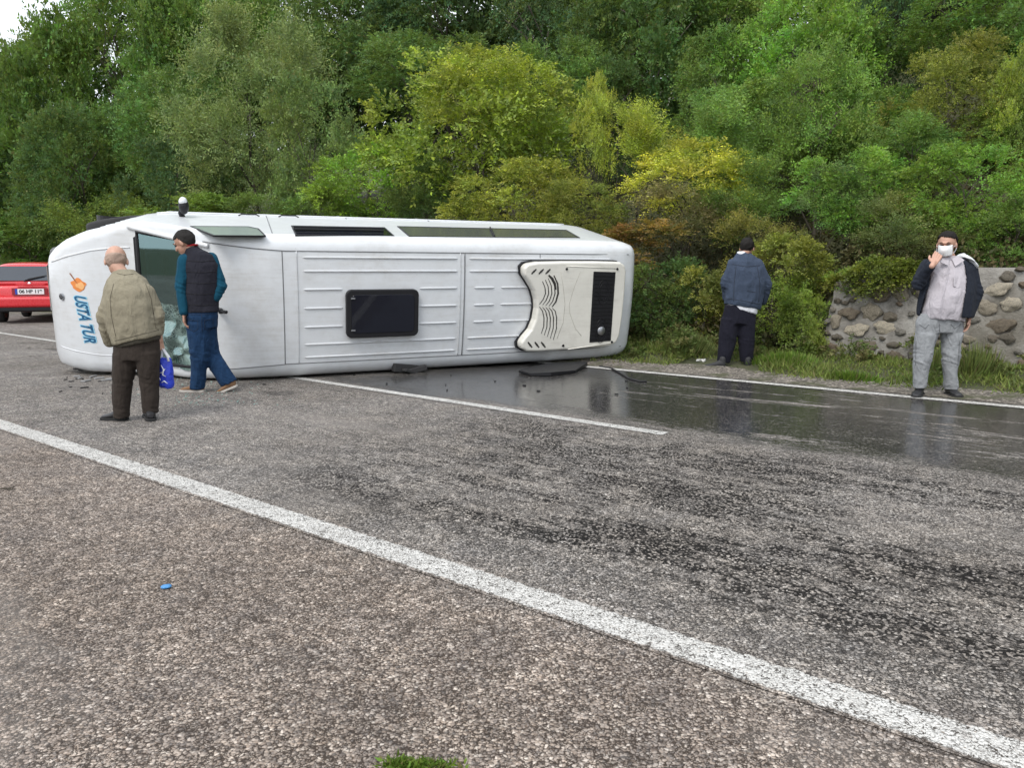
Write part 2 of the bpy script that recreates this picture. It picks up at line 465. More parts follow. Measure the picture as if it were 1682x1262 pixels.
# gravel shoulder with an uneven edge
def gravel_strip():
    v, f = [], []
    N = 260
    for i in range(N):
        p = -60 + 90 * i / (N - 1)
        w = .42 + .22 * noise.noise(Vector((p * .9, 3, 0))) + .1 * noise.noise(Vector((p * 4, 8, 0)))
        v += [pq(p, 8.70, .004), pq(p, 8.98 + .0 * w, .012), pq(p, 9.02 + w, float(hill(p, 9.02 + w)) + .006)]
        if i: f += [(3 * i - 3, 3 * i, 3 * i + 1, 3 * i - 2), (3 * i - 2, 3 * i + 1, 3 * i + 2, 3 * i - 1)]
    setp(pyd('gravel_shoulder', v, f, GRAVEL), kind='structure')
gravel_strip()
def line_strip(name, a, b, w, ext0, ext1, z=.004, bend=0.0):
    """painted line through two ground points, its material fades at ragged edges"""
    a, b = np.array(a[:2]), np.array(b[:2]); L = np.linalg.norm(b - a); d = (b - a) / L; n = np.array([-d[1], d[0]])
    v, f, ac = [], [], []
    N = max(2, int((L + ext0 + ext1) / .5))
    for i in range(N + 1):
        s = -ext0 + (L + ext0 + ext1) * i / N
        c = a + d * s + n * bend * ((s - L / 2) / L) ** 2
        for k in (-1, 0, 1):
            v.append((*(c + n * w * .5 * k * 1.3), z)); ac.append(k * 1.0)
        if i:
            j = 3 * i
            f += [(j - 3, j - 2, j + 1, j), (j - 2, j - 1, j + 2, j + 1)]
    o = pyd(name, v, f, PAINT)
    at = o.data.attributes.new('across', 'FLOAT', 'POINT'); at.data.foreach_set('value', ac)
    # outside |1| the sheet is trimmed by the 1.3 widening: the shader fades to bare asphalt
    return setp(o, kind='structure')
line_strip('edge_line_near', G(0, 697), G(1682, 1247), .15, 20, 5)
line_strip('centre_line', G(0, 547), G(1093, 713.5), .12, 10, 0)
line_strip('edge_line_far', G(1010, 607), G(1682, 670), .13, 30, 12)

# ------------------------------------------------------------------ van
WHITE = None
def van_paint(name, col, dirt):
    t = NT(name)
    tc = t.n('TexCoord').outputs['Object']
    n1 = t.noise(tc, 1.6, 5, .62, .3); n2 = t.noise(tc, 9, 5, .7)
    st = t.n('Mapping', {'Vector': tc, 'Scale': (.5, 6, .5)}).outputs[0]
    n3 = t.noise(st, 5, 4, .65)
    d = t.math('MULTIPLY', t.sstep(t.math('ADD', t.math('MULTIPLY', n1, .5), t.math('MULTIPLY', t.math('ADD', n2, n3), .28)), .46, .75), dirt)
    c = t.mix(d, col, (.36, .33, .28))
    sp = t.math('GREATER_THAN', t.noise(tc, 60, 2, .5), .74)
    c = t.mix(t.math('MULTIPLY', sp, dirt * .8), c, (.3, .27, .22))
    p = t.pbr(Base_Color=c, Roughness=t.math('ADD', .30, t.math('MULTIPLY', d, .5)), Normal=t.bump(t.noise(tc, 1.7, 3), .35, .05))
    p.inputs['Coat Weight'].default_value = .5; p.inputs['Coat Roughness'].default_value = .12
    return t.m
WHITE = van_paint('white_paint', (.66, .68, .70), .42)
WHITE_ROOF = van_paint('white_paint_roof', (.56, .58, .60), .62)
BLACKP = flat('black_plastic', (.012, .012, .014), .5, spec=.3)
RUBBER = flat('rubber', (.022, .022, .023), .8, bump=.3, bscale=60)
DKGLASS = flat('dark_glass', (.008, .009, .016), .05, var=.1, spec=.35)
GREYGLASS = flat('grey_tinted_glass', (.085, .09, .088), .12, var=.1, spec=.35)
CREAM = van_paint('cream_plastic', (.72, .70, .635), .45)
METAL = flat('grey_metal', (.35, .36, .38), .35, metal=.8)
SEAM = flat('seam_grey', (.16, .165, .17), .6)  # plain dark grey of the gutters and panel joints
CHROME = flat('chrome', (.75, .75, .77), .12, metal=1.0, var=.03)

W_T = np.array([(0, .80), (.05, .89), (.12, .94), (.25, .98), (.45, 1.0), (6.15, 1.0), (6.4, .975), (6.6, .92), (6.85, .85), (7.15, .755), (7.4, .64), (7.55, .52), (7.66, .40), (7.70, .30)])
H_T = np.array([(0, 2.42), (.05, 2.52), (.14, 2.585), (.3, 2.62), (.8, 2.635), (4.9, 2.64), (5.15, 2.635), (5.4, 2.60), (5.6, 2.545), (5.75, 2.48), (5.87, 2.40), (6.0, 2.27), (6.5, 1.66), (6.57, 1.585), (6.65, 1.53), (6.9, 1.43), (7.2, 1.28), (7.4, 1.13), (7.55, .96), (7.64, .8), (7.69, .6), (7.70, .5)])
RC_T = np.array([(0, .12), (.3, .20), (5.3, .20), (5.8, .15), (6.1, .09), (6.5, .09), (7.0, .14), (7.7, .16)])
def tab(T, x):
    return float(np.interp(x, T[:, 0], T[:, 1]))
BELT, WROOF = 1.15, .145
def half_w(x, h):
    lean = WROOF * max(0.0, h - BELT) / 1.3
    low = .05 * max(0.0, .55 - h) / .25
    return tab(W_T, x) - lean - min(low, .08)
NSIDE, NARC, NTOP = 22, 10, 20
HB = .30
W_LOW = np.array([(0, 1), (6.3, 1.0), (6.6, 1.07), (6.85, 1.16), (7.15, 1.30), (7.4, 1.51), (7.55, 1.83), (7.66, 2.32), (7.70, 2.95)])
def crush(x, s):
    """the nose is squarer on the side it lies on"""
    return s if s >= 0 else s * tab(W_LOW, x)
def section(x):
    """right half outline from the sill up and over to the centre of the roof"""
    ht, rc = tab(H_T, x), tab(RC_T, x)
    rc = min(rc, (ht - HB) * .45)
    pts = [(0, HB), (half_w(x, HB) - .06, HB)]
    h1 = ht - rc
    for i in range(NSIDE):
        h = HB + .03 + (h1 - HB - .03) * i / (NSIDE - 1)
        pts.append((half_w(x, h), h))
    w1 = half_w(x, h1)
    for i in range(1, NARC + 1):
        a = math.pi / 2 * i / NARC
        pts.append((w1 - rc * .95 * (1 - math.cos(a)), h1 + (rc - .03) * math.sin(a)))
    w2, h2 = pts[-1]
    for i in range(1, NTOP + 1):
        u = 1 - i / NTOP
        pts.append((w2 * u, h2 + .03 * (1 - u * u)))
    return pts
def top_h(x, s):
    """height of the upper skin at lateral s"""
    pts = section(x)[2 + NSIDE - 1:]
    xs = [p[0] for p in pts][::-1]; hs = [p[1] for p in pts][::-1]
    if s < 0: s = s / tab(W_LOW, x)
    return float(np.interp(abs(s), xs, hs))
def tp(x, s, off=0.0):
    e = .02
    p = Vector((x, s, top_h(x, s)))
    dx = Vector((x + e, s, top_h(x + e, s))) - Vector((x - e, s, top_h(x - e, s)))
    ds = Vector((x, s + e, top_h(x, s + e))) - Vector((x, s - e, top_h(x, s - e)))
    n = dx.cross(ds).normalized()
    if n.z < 0: n = -n
    return p + n * off
def sp_(x, h, off=0.0, side=1):
    return Vector((x, side * (half_w(x, h) + off), h))

# lay the van on its left side: roof towards the road edge near the camera
YAW = R(-154.5)
uu = Vector((math.cos(YAW), math.sin(YAW), 0))
wv = Vector((-uu.y, uu.x, 0));  wv = -wv if wv.y > 0 else wv
tl = math.atan(WROOF / 1.3)
hd = wv * math.cos(tl) - Vector((0, 0, 1)) * math.sin(tl)
sd = Vector((0, 0, 1)) * math.cos(tl) + wv * math.sin(tl)
A0 = Vector(G(470, 621)); A0.z = .028
s0, h0 = -half_w(4, 2.44), 2.44
ORG = A0 - uu * 5.0 - sd * s0 - hd * h0
VM = Matrix(((uu.x, sd.x, hd.x, ORG.x), (uu.y, sd.y, hd.y, ORG.y), (uu.z, sd.z, hd.z, ORG.z), (0, 0, 0, 1)))
# local axes of the van: x forwards, y to its right side, z up; right side lies uppermost
van = empty('minibus', (0, 0, 0), 0, 'white minibus lying on its side across the road with its roof towards the viewer', 'minibus')
van.matrix_world = VM
van.rotation_mode = 'QUATERNION'
van.matrix_world = VM
VMI = VM.inverted()
def roofpt(px, py, h=2.66):
    """point of the picture carried on to the plane z=h of the van"""
    d = Vector(ray(px, py)); o = Vector((0, 0, CH))
    dl = VMI.to_3x3() @ d; ol = VMI @ o
    t = (h - ol.z) / dl.z
    return ol + dl * t
def sidept(px, py):
    d = Vector(ray(px, py)); o = Vector((0, 0, CH))
    dl = VMI.to_3x3() @ d; ol = VMI @ o
    # plane of the upper, tapered side: y + lean*(z-BELT) = 1
    k = WROOF / 1.3
    t = (1 + k * BELT - ol.y - k * ol.z) / (dl.y + k * dl.z)
    return ol + dl * t

WS = dict(x0=6.0, x1=6.50)
def in_screen(x, s):
    return 5.92 < x < 6.53 and abs(s) < .70 + .10 * (x - 5.9) / .6
def build_shell():
    xs = sorted(set([round(a, 3) for a in list(np.arange(0, .4, .04)) + list(np.arange(.4, 5.0, .23)) + list(np.arange(5.0, 5.9, .06)) + list(np.arange(5.9, 6.6, .035)) + list(np.arange(6.6, 7.5, .06)) + [7.5, 7.55, 7.6, 7.64, 7.67, 7.69, 7.70]]))
    bm = bmesh.new()
    rings = []
    for x in xs:
        pts = section(x)
        full = [(s, h) for s, h in pts] + [(-s, h) for s, h in pts[-2:0:-1]]
        rings.append([bm.verts.new((x, crush(x, s), h)) for s, h in full])
    n = len(rings[0])
    for i in range(len(rings) - 1):
        for k in range(n):
            a, b, c, d = rings[i][k], rings[i][(k + 1) % n], rings[i + 1][(k + 1) % n], rings[i + 1][k]
            m = (a.co + b.co + c.co + d.co) / 4
            if m.z > 1.5 and in_screen(m.x, m.y) and abs(m.z - top_h(m.x, m.y)) < .06: continue
            # wheel arches
            bad = m.y > .55 and m.z < 1.30 and (m.x - 6.9) ** 2 + (m.z - .45) ** 2 < .74 ** 2     # torn-off upper fender
            for ax in (1.75, 6.62):
                if abs(m.y) > .6 and (m.x - ax) ** 2 + (m.z - .36) ** 2 < .43 ** 2: bad = True
            if bad: continue
            # side windows cut out
            bm.faces.new((a, b, c, d))
    bm.faces.new(rings[0]); bm.faces.new(rings[-1][::-1])
    o = bmo('body', bm, WHITE, van, True)
    o.modifiers.new('e', 'EDGE_SPLIT').split_angle = R(50)
    return o
build_shell()
# inner arches, underbody
def under():
    bm = bmesh.new()
    add_box(bm, (3.7, 0, .33), (6.9, 1.5, .1))
    for x in (1.75, 6.62): add_box(bm, (x, 0, .36), (.12, 1.6, .12))
    add_tube(bm, [(.3, .3, .22), (3.5, .3, .2), (5.5, .25, .24)], .04)
    add_tube(bm, [(1.9, 0, .28), (5.3, 0, .3)], .05)
    bmo('underbody', bm, BLACKP, van)
    for ax in (1.75, 6.62):
        for sgn in (1, -1):
            b2 = bmesh.new()
            N = 18
            ra = [(ax + .43 * math.cos(math.pi * k / N), .36 + .43 * math.sin(math.pi * k / N)) for k in range(N + 1)]
            va = [b2.verts.new((x, sgn * .55, z)) for x, z in ra]; vb = [b2.verts.new((x, sgn * (half_w(ax, .7) + .005), z)) for x, z in ra]
            for k in range(N): b2.faces.new((va[k], va[k + 1], vb[k + 1], vb[k]))
            b2.faces.new(va)
            bmo('wheel_arch', b2, BLACKP, van)
    bm = bmesh.new(); add_box(bm, (6.85, .64, .86), (.75, .10, .62), Matrix.Rotation(R(-4), 4, 'Z')); add_box(bm, (6.85, .70, .62), (.5, .10, .35), Matrix.Rotation(R(-8), 4, 'Z'))
    bevel_mod(bmo('inner_fender', bm, BLACKP, van), .05, 3)
under()
def wheel(parent, loc, rot, r=.35, w=.235, name='wheel'):
    e = bpy.data.objects.new(name, None); COL.objects.link(e); e.parent = parent
    e.location = loc; e.rotation_euler = rot
    bm = bmesh.new()
    prof = [(r * .62, -w * .42), (r * .80, -w * .5), (r * .94, -w * .46), (r, -w * .34), (r * 1.005, 0), (r, w * .34), (r * .94, w * .46), (r * .80, w * .5), (r * .62, w * .42)]
    N = 40; rg = []
    for k in range(N):
        a = 2 * math.pi * k / N
        rg.append([bm.verts.new((q * math.cos(a), y, q * math.sin(a))) for q, y in prof])
    for k in range(N):
        for j in range(len(prof) - 1):
            bm.faces.new((rg[k][j], rg[k][j + 1], rg[(k + 1) % N][j + 1], rg[(k + 1) % N][j]))
    bmo('tyre', bm, RUBBER, e, True)
    bm = bmesh.new(); prof = [(0, w * .30), (r * .16, w * .32), (r * .2, w * .2), (r * .5, w * .26), (r * .6, w * .42), (r * .63, w * .42), (r * .63, -w * .42), (0, -w * .3)]
    rg = []
    for k in range(N):
        a = 2 * math.pi * k / N
        rg.append([bm.verts.new((q * math.cos(a), y, q * math.sin(a))) for q, y in prof])
    for k in range(N):
        for j in range(len(prof) - 1):
            bm.faces.new((rg[k][j], rg[k][j + 1], rg[(k + 1) % N][j + 1], rg[(k + 1) % N][j]))
    bmesh.ops.remove_doubles(bm, verts=bm.verts, dist=1e-4)
    bmo('rim', bm, METAL, e, True)
    return e
wheel(van, (6.74, .76, .50), (R(-7), R(0), R(-10)), r=.38)
wheel(van, (6.62, -.80, .36), (0, 0, math.pi))
for s in (1, -1): wheel(van, (1.75, .80 * s, .36), (0, 0, 0 if s > 0 else math.pi))

def ribbon(name, pts, w, mat, off=.004, fn=tp, h=.0, parent=van):
    """thin raised strip that follows the skin; pts are (x, lateral) or (x, height)"""
    bm = bmesh.new()
    add_tube(bm, [fn(a, b, off) for a, b in pts], w, 6)
    return bmo(name, bm, mat, parent, True)
def dense(pts, n=8):
    o = []
    for (a, b), (c, d) in zip(pts[:-1], pts[1:]):
        o += [(a + (c - a) * i / n, b + (d - b) * i / n) for i in range(n)]
    return o + [pts[-1]]
# gutters, panel seams
GUT = .672
for sg in (1, -1):
    ribbon('gutter', dense([(.22, GUT * sg), (5.0, GUT * sg), (5.35, (GUT + .022) * sg), (5.65, (GUT + .05) * sg), (5.86, (GUT + .075) * sg)]), .006, SEAM, .001)
ribbon('roof_seam', dense([(5.03, GUT), (5.03, -GUT)], 30), .006, SEAM, .0)
ribbon('roof_seam', dense([(4.87, GUT), (4.87, -GUT)], 30), .006, WHITE_ROOF, .004)
XS2 = roofpt(763, 510).x
ribbon('roof_seam', dense([(XS2, GUT), (XS2, -GUT)], 30), .008, SEAM, .002)
ribbon('roof_seam', dense([(XS2 + .06, GUT), (XS2 + .06, -GUT)], 30), .006, WHITE_ROOF, .004)
for sg in (1, -1):
    ribbon('roof_seam', dense([(roofpt(885, 510).x, GUT * sg), (roofpt(885, 510).x, (GUT - .07) * sg)], 8), .005, SEAM, .002)
ribbon('hood_crease', dense([(6.62, .60), (6.8, .59), (7.1, .54), (7.4, .45), (7.6, .36)]), .014, WHITE, -.006)
ribbon('hood_crease', dense([(6.62, -.70), (6.8, -.735), (7.1, -.74), (7.4, -.72), (7.6, -.7)]), .010, WHITE, -.005)
# vertical panel joints of the side, doors
for xx in (5.0, 3.95, XS2):
    ribbon('side_seam', [(xx + .10 * (h - 1.15) / 1.2 * (1 if xx == 5.0 else .3), h) for h in np.linspace(.5, 2.42 if xx == 5.0 else 1.2, 20)], .006, SEAM, .001, sp_)
ribbon('side_rail', [(x, 1.12) for x in np.linspace(.5, 6.3, 40)], .012, WHITE, .006, sp_)
for xx in (4.72, 5.22):
    bm = bmesh.new()
    add_tube(bm, [sp_(xx - .13, 1.2, .0), sp_(xx - .09, 1.2, .022), sp_(xx + .09, 1.2, .022), sp_(xx + .13, 1.2, .0)], .008, 8)
    bmo('door_handle', bm, BLACKP, van, True)

# ribs pressed into the roof
def rib_mesh(L):
    bm = bmesh.new()
    n = 5; rr = []
    for x, k in ((0, .15), (.03, 1), (L - .03, 1), (L, .15)):
        rr.append([bm.verts.new((x, .016 * math.cos(math.pi * i / n) * (.5 + .5 * k), -.012 + (.012 + .013 * k) * math.sin(math.pi * i / n) ** .7)) for i in range(n + 1)])
    for i in range(3):
        for j in range(n): bm.faces.new((rr[i][j], rr[i][j + 1], rr[i + 1][j + 1], rr[i + 1][j]))
    me = bpy.data.meshes.new('rib'); bmesh.ops.recalc_face_normals(bm, faces=bm.faces); bm.to_mesh(me); bm.free(); smooth(me)
    me.materials.append(WHITE_ROOF)
    return me
RIBS = {}
def rib(x0, x1, s):
    L = round(x1 - x0, 2)
    if L not in RIBS: RIBS[L] = rib_mesh(L)
    o = link('roof_rib', RIBS[L], None, van)
    o.location = (x0, s, top_h((x0 + x1) / 2, s) + .001)
X_A = 4.80
xh0, xh1 = roofpt(686, 515).x, roofpt(568, 515).x
for s in (.60, .44, .225, .0, -.225, -.44, -.60):
    if abs(s) < .3:
        rib(xh1 + .03, X_A, s); rib(XS2 + .1, xh0 - .03, s)
        rib(roofpt(812, 510).x, roofpt(779, 510).x, s); rib(1.5, roofpt(822, 510).x, s)
    elif abs(s) < .5: rib(XS2 + .1, X_A, s); rib(1.45, XS2 - .06, s)
    else: rib(XS2 + .1, X_A, s); rib(.55, XS2 - .06, s)

def plate(name, outline, z0, z1, mat, parent=van, bev=.012, hole=None):
    """outline of (x, s) lifted from z0 to z1 with a rounded upper edge"""
    bm = bmesh.new()
    vs = [bm.verts.new((x, y, z0)) for x, y in outline]
    f = bm.faces.new(vs)
    r = bmesh.ops.extrude_face_region(bm, geom=[f])
    nv = [e for e in r['geom'] if isinstance(e, bmesh.types.BMVert)]
    for v in nv: v.co.z = z1
    bmesh.ops.recalc_face_normals(bm, faces=bm.faces)
    o = bmo(name, bm, mat, parent)
    if bev: bevel_mod(o, bev, 3)
    return o
def rrect(x0, x1, y0, y1, r, n=6):
    out = []
    for cx, cy, a0 in ((x1 - r, y1 - r, 0), (x0 + r, y1 - r, 90), (x0 + r, y0 + r, 180), (x1 - r, y0 + r, 270)):
        for i in range(n + 1):
            a = R(a0 + 90 * i / n); out.append((cx + r * math.cos(a), cy + r * math.sin(a)))
    return out
zr = 2.655
# skylight hatch
hy1, hy0 = roofpt(627, 476, 2.70).y, roofpt(627, 554, 2.70).y
hatch = plate('roof_hatch', rrect(xh0, xh1, hy0, hy1, .07), zr - .02, zr + .05, BLACKP, bev=.012)
plate('hatch_glass', rrect(xh0 + .06, xh1 - .06, hy0 + .06, hy1 - .06, .05), zr + .03, zr + .057, DKGLASS, hatch, bev=.004)
for yy in (hy0 + .1, hy1 - .1):
    bm = bmesh.new(); add_box(bm, ((xh0 + xh1) / 2 + .38, yy, zr + .062), (.05, .018, .014)); bmo('hatch_latch', bm, METAL, hatch)

# roof air conditioner, traced outline with a scalloped front
ZA = 2.80
def rp(px, py): q = roofpt(px, py, ZA); return (q.x, q.y)
acpix = [(862, 440), (868, 434), (885, 431), (930, 430), (980, 430), (1020, 431), (1027, 436), (1029, 446), (1027, 480), (1023, 520), (1018, 552), (1013, 563), (1003, 568), (975, 571), (930, 575), (885, 578), (866, 578), (857, 573), (856, 564), (862, 555), (873, 542), (880, 525), (883, 507), (882, 492), (878, 478), (870, 464), (862, 452)]
acout = [rp(*a) for a in acpix]
ac = plate('air_conditioner', acout, 2.63, ZA, CREAM, bev=.03)
# dark gasket below it
cxa = sum(a[0] for a in acout) / len(acout); cya = sum(a[1] for a in acout) / len(acout)
plate('gasket', [(cxa + (a - cxa) * 1.015 + .008, cya + (b - cya) * 1.02) for a, b in acout], 2.60, 2.672, BLACKP, ac, bev=0)
grx = [rp(975, 446), rp(1011, 447), rp(1003, 560), rp(968, 563)]
plate('fan_grille', grx, ZA - .05, ZA + .004, BLACKP, ac, bev=0)
def lerp2(a, b, t): return (a[0] + (b[0] - a[0]) * t, a[1] + (b[1] - a[1]) * t)
for i in range(1, 18):
    t_ = i / 18
    a, b = lerp2(grx[0], grx[3], t_), lerp2(grx[1], grx[2], t_)
    bm = bmesh.new(); add_tube(bm, [(*lerp2(a, b, .04), ZA + .008), (*lerp2(a, b, .96), ZA + .008)], .004, 6)
    bmo('grille_bar', bm, BLACKP, ac)
for t_ in (.28, .84):
    c = lerp2(lerp2(grx[0], grx[3], t_), lerp2(grx[1], grx[2], t_), .5)
    if t_ > .5:
        bm = bmesh.new(); bmesh.ops.create_cone(bm, cap_ends=True, segments=28, radius1=.065, radius2=.055, depth=.014)
        bmesh.ops.translate(bm, verts=bm.verts, vec=(c[0], c[1], ZA + .016)); bmo('fan_badge', bm, METAL, ac, True)
    bm = bmesh.new()
    for rr_ in (.17, .12):
        add_tube(bm, [(c[0] + rr_ * .55 * math.cos(a), c[1] + rr_ * math.sin(a), ZA + .008) for a in np.linspace(0, 2 * math.pi, 25)], .004, 5, False)
    bmo('fan_ring', bm, BLACKP, ac)
def slot(pts, w, name='vent_slot'):
    v, f = [], []
    p2 = [rp(*p) for p in pts]
    n = len(p2)
    for i, p in enumerate(p2):
        a = p2[max(i - 1, 0)]; b = p2[min(i + 1, n - 1)]
        dx, dy = b[0] - a[0], b[1] - a[1]; L = math.hypot(dx, dy); nx, ny = -dy / L, dx / L
        ww = w * (.35 + .65 * math.sin(math.pi * (i + .35) / (n - .3)))
        v += [(p[0] + nx * ww, p[1] + ny * ww, ZA + .003), (p[0] - nx * ww, p[1] - ny * ww, ZA + .003)]
        v += [(p[0] + nx * ww, p[1] + ny * ww, ZA - .01), (p[0] - nx * ww, p[1] - ny * ww, ZA - .01)]
        if i:
            k = 4 * i
            f += [(k - 4, k - 3, k + 1, k), (k - 4, k, k + 2, k - 2), (k - 3, k - 1, k + 3, k + 1)]
    f += [(0, 2, 3, 1), (4 * n - 4, 4 * n - 3, 4 * n - 1, 4 * n - 2)]
    pyd(name, v, f, SLOTM, ac)
CREASE = flat('cream_crease', (.40, .38, .32), .6)
SLOTM = flat('vent_shadow', (.03, .028, .025), .8)
for dx in (0, 12, 23):
    slot([(873 + dx, 450), (877 + dx, 446), (881 + dx, 442)], .014)
    slot([(867 + dx * .95, 562), (870 + dx * .95, 566), (874 + dx * .95, 571)], .014)
for k in range(5):
    o_ = k * 5.2
    slot([(891 + o_ * .9, 462 - k * 2.4), (895 + o_, 472 - k * 1.5), (896 + o_, 482), (892 + o_, 492 + k), (886 + o_, 500 + k)], .007 + (.006 if k == 4 else 0))
    slot([(886 + o_, 504 + k * .5), (891 + o_, 511), (893.5 + o_, 522), (893 + o_, 536 + k), (889 + o_ * .95, 548 + k * 2.6)], .007)
slot([(901, 452), (907, 458), (911, 466), (913, 476)], .02)
# swage arcs and screws of the housing
for pts in ([(921, 447), (925, 470), (928, 500), (925, 530), (915, 556)], [(953, 447), (942, 475), (935, 500), (936, 515), (945, 540), (955, 552)]):
    bm = bmesh.new(); add_tube(bm, [(*rp(*p), ZA - .001) for p in pts], .0035, 6); bmo('housing_crease', bm, CREASE, ac, True)
for p in ((931, 442), (1014, 442), (1005, 562), (925, 568)):
    bm = bmesh.new(); c = rp(*p); bmesh.ops.create_cone(bm, cap_ends=True, segments=12, radius1=.02, radius2=.014, depth=.016)
    bmesh.ops.translate(bm, verts=bm.verts, vec=(c[0], c[1], ZA + .006)); bmo('screw', bm, BLACKP, ac)
for a, b in (((931, 437), (1012, 441)), ((933, 574), (1003, 564))):
    bm = bmesh.new(); add_tube(bm, [(*rp(*a), ZA - .002), (*rp(*b), ZA - .002)], .008, 6); bmo('housing_crease', bm, CREAM, ac, True)

# side windows on the uppermost side
def side_window(name, quad, mat, frame=None, off=.002, th=.005, fw=.018):
    """quad of (px,py) corners; glass pane with a dark rim following the flat, leaning side"""
    c = [sidept(*q) for q in quad]
    k = WROOF / 1.3
    N_ = Vector((0, 1, k)).normalized()
    ctr = sum(c, Vector()) / len(c)
    def lift(sc, o0):
        return [ctr + (p - ctr) * sc + N_ * o0 for p in c]
    outer, z0, z1 = lift(1.0, -.02), lift(1.0, off), None
    bm = bmesh.new()
    A = [bm.verts.new(p) for p in lift(1.0, -.01)]; B = [bm.verts.new(p) for p in lift(1.0, off + th)]
    n = len(A)
    for i in range(n): bm.faces.new((A[i], A[(i + 1) % n], B[(i + 1) % n], B[i]))
    # frame ring
    inn = []
    for i in range(n):
        d = (ctr - B[i].co).normalized(); 
        inn.append(bm.verts.new(B[i].co + Vector((math.copysign(fw, d.x), 0, 0)) + (Vector((0, -k, 1)).normalized() * math.copysign(fw, d.z))))
    for i in range(n): bm.faces.new((B[i], B[(i + 1) % n], inn[(i + 1) % n], inn[i]))
    fr = bmo('window_frame', bm, frame or BLACKP, van)
    ip = [v for v in lift(.985, off + th - .003)]
    pyd(name, ip, [tuple(range(n))], mat, fr)
    return fr
SKYGLASS = flat('glass_painted_sky', (.30, .36, .34), .07, var=.1, spec=1.0)  # sky reflection on the door pane, put into its pale base colour
side_window('window_glass', [(312, 372), (408, 372.5), (425, 376), (437, 388), (350, 387.5)], SKYGLASS)
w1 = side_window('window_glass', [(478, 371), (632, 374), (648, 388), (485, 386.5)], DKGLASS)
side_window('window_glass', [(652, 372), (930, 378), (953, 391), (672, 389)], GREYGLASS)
# sliding pane rail of the open window
for py in (377, 380.5):
    bm = bmesh.new(); add_tube(bm, [sidept(482, py) + Vector((0, .03, 0)), sidept(630, py + 2) + Vector((0, .03, 0))], .012, 6); bmo('sliding_rail', bm, BLACKP, w1)
bm = bmesh.new(); add_tube(bm, [sidept(805, 376) + Vector((0, .02, 0)), sidept(812, 390) + Vector((0, .02, 0))], .012, 6); bmo('window_post', bm, BLACKP, van)

# mirror standing up from the door
bm = bmesh.new()
mb = sp_(6.02, 1.38)
add_tube(bm, [mb, mb + Vector((.02, .04, .03)), mb + Vector((0, .09, .05))], [.035, .028, .03], 10)
mir = bmo('mirror_arm', bm, BLACKP, van, True)
bm = bmesh.new(); add_ball(bm, mb + Vector((-.02, .125, .07)), (.06, .10, .09), Matrix.Rotation(R(-20), 4, 'X')); bmo('mirror_housing', bm, BLACKP, mir, True)
bm = bmesh.new(); add_ball(bm, mb + Vector((-.015, .175, .085)), (.05, .06, .07), Matrix.Rotation(R(-20), 4, 'X')); bmo('mirror_cap', bm, WHITE, mir, True)
# antenna foot on the cab roof
bm = bmesh.new(); add_box(bm, (5.72, -.02, top_h(5.72, 0) + .045), (.05, .05, .12)); add_tube(bm, [(5.72, -.02, top_h(5.72, 0) + .09), (5.66, -.02, top_h(5.72, 0) + .16)], .02)
bevel_mod(bmo('antenna_foot', bm, BLACKP, van), .01)
# dark cowl and vents under the windscreen, wipers
def patch(name, corners, mat, off, nx=10, ns=16, fn=tp, parent=van, wr=None):
    """bilinear patch of the skin between four (x, s) corners"""
    v, f = [], []
    (a, b, c, d) = corners
    for i in range(nx + 1):
        for j in range(ns + 1):
            u, w = i / nx, j / ns
            x = (a[0] * (1 - u) + d[0] * u) * (1 - w) + (b[0] * (1 - u) + c[0] * u) * w
            s = (a[1] * (1 - u) + d[1] * u) * (1 - w) + (b[1] * (1 - u) + c[1] * u) * w
            p = fn(x, s, off)
            if wr: p = p + wr(p)
            v.append(p)
    for i in range(nx):
        for j in range(ns):
            k = i * (ns + 1) + j
            f.append((k, k + 1, k + ns + 2, k + ns + 1))
    return pyd(name, v, f, mat, parent, True)
patch('cowl_panel', [(6.54, .74), (6.54, -.74), (6.575, -.72), (6.575, .72)], BLACKP, .004)
patch('cowl_vent', [(6.70, .57), (6.70, .30), (6.80, .32), (6.80, .55)], SLOTM, .004, 4, 6)
for s_ in (-.1,):
    bm = bmesh.new()
    pts = [tp(6.56 - .22 * t - .0, s_ - .55 * t, .03) for t in np.linspace(0, 1, 8)]
    add_tube(bm, pts, .009, 6); bmo('wiper', bm, BLACKP, van)

def glass_mat(name, tint, gloss, milky):
    t = NT(name)
    tc = t.n('TexCoord').outputs['Object']
    fr = t.n('Fresnel', {'IOR': 1.5}).outputs[0]
    tr = t.n('BsdfTransparent', {'Color': tint})
    gl = t.n('BsdfGlossy', {'Color': (.62, .90, .92), 'Roughness': gloss})
    m = t.n('MixShader', {0: t.math('ADD', fr, .22), 1: tr.outputs[0], 2: gl.outputs[0]})
    if milky:
        v = t.n('TexVoronoi', {'Vector': tc, 'Scale': 26.0}, feature='DISTANCE_TO_EDGE').outputs['Distance']
        v2 = t.n('TexVoronoi', {'Vector': tc, 'Scale': 9.0}, feature='DISTANCE_TO_EDGE').outputs['Distance']
        crack = t.math('MAXIMUM', t.math('SUBTRACT', 1.0, t.sstep(v, .0, .08)), t.math('SUBTRACT', 1.0, t.sstep(v2, 0, .05)))
        haze = t.math('MULTIPLY', t.sstep(t.noise(tc, 5, 4, .7, .5), .42, .62), .75)
        k = t.math('MAXIMUM', t.math('MULTIPLY', crack, .7), t.math('MULTIPLY', haze, milky))
        df = t.n('BsdfPrincipled', {'Base Color': t.mix(t.noise(tc, 12, 3), (.13, .24, .21), (.42, .52, .48)), 'Roughness': .25})
        m = t.n('MixShader', {0: k, 1: m.outputs[0], 2: df.outputs[0]})
    return t.surf(m.outputs[0])
GLASS_OK = glass_mat('windscreen_glass', (.24, .50, .54), .03, 0)
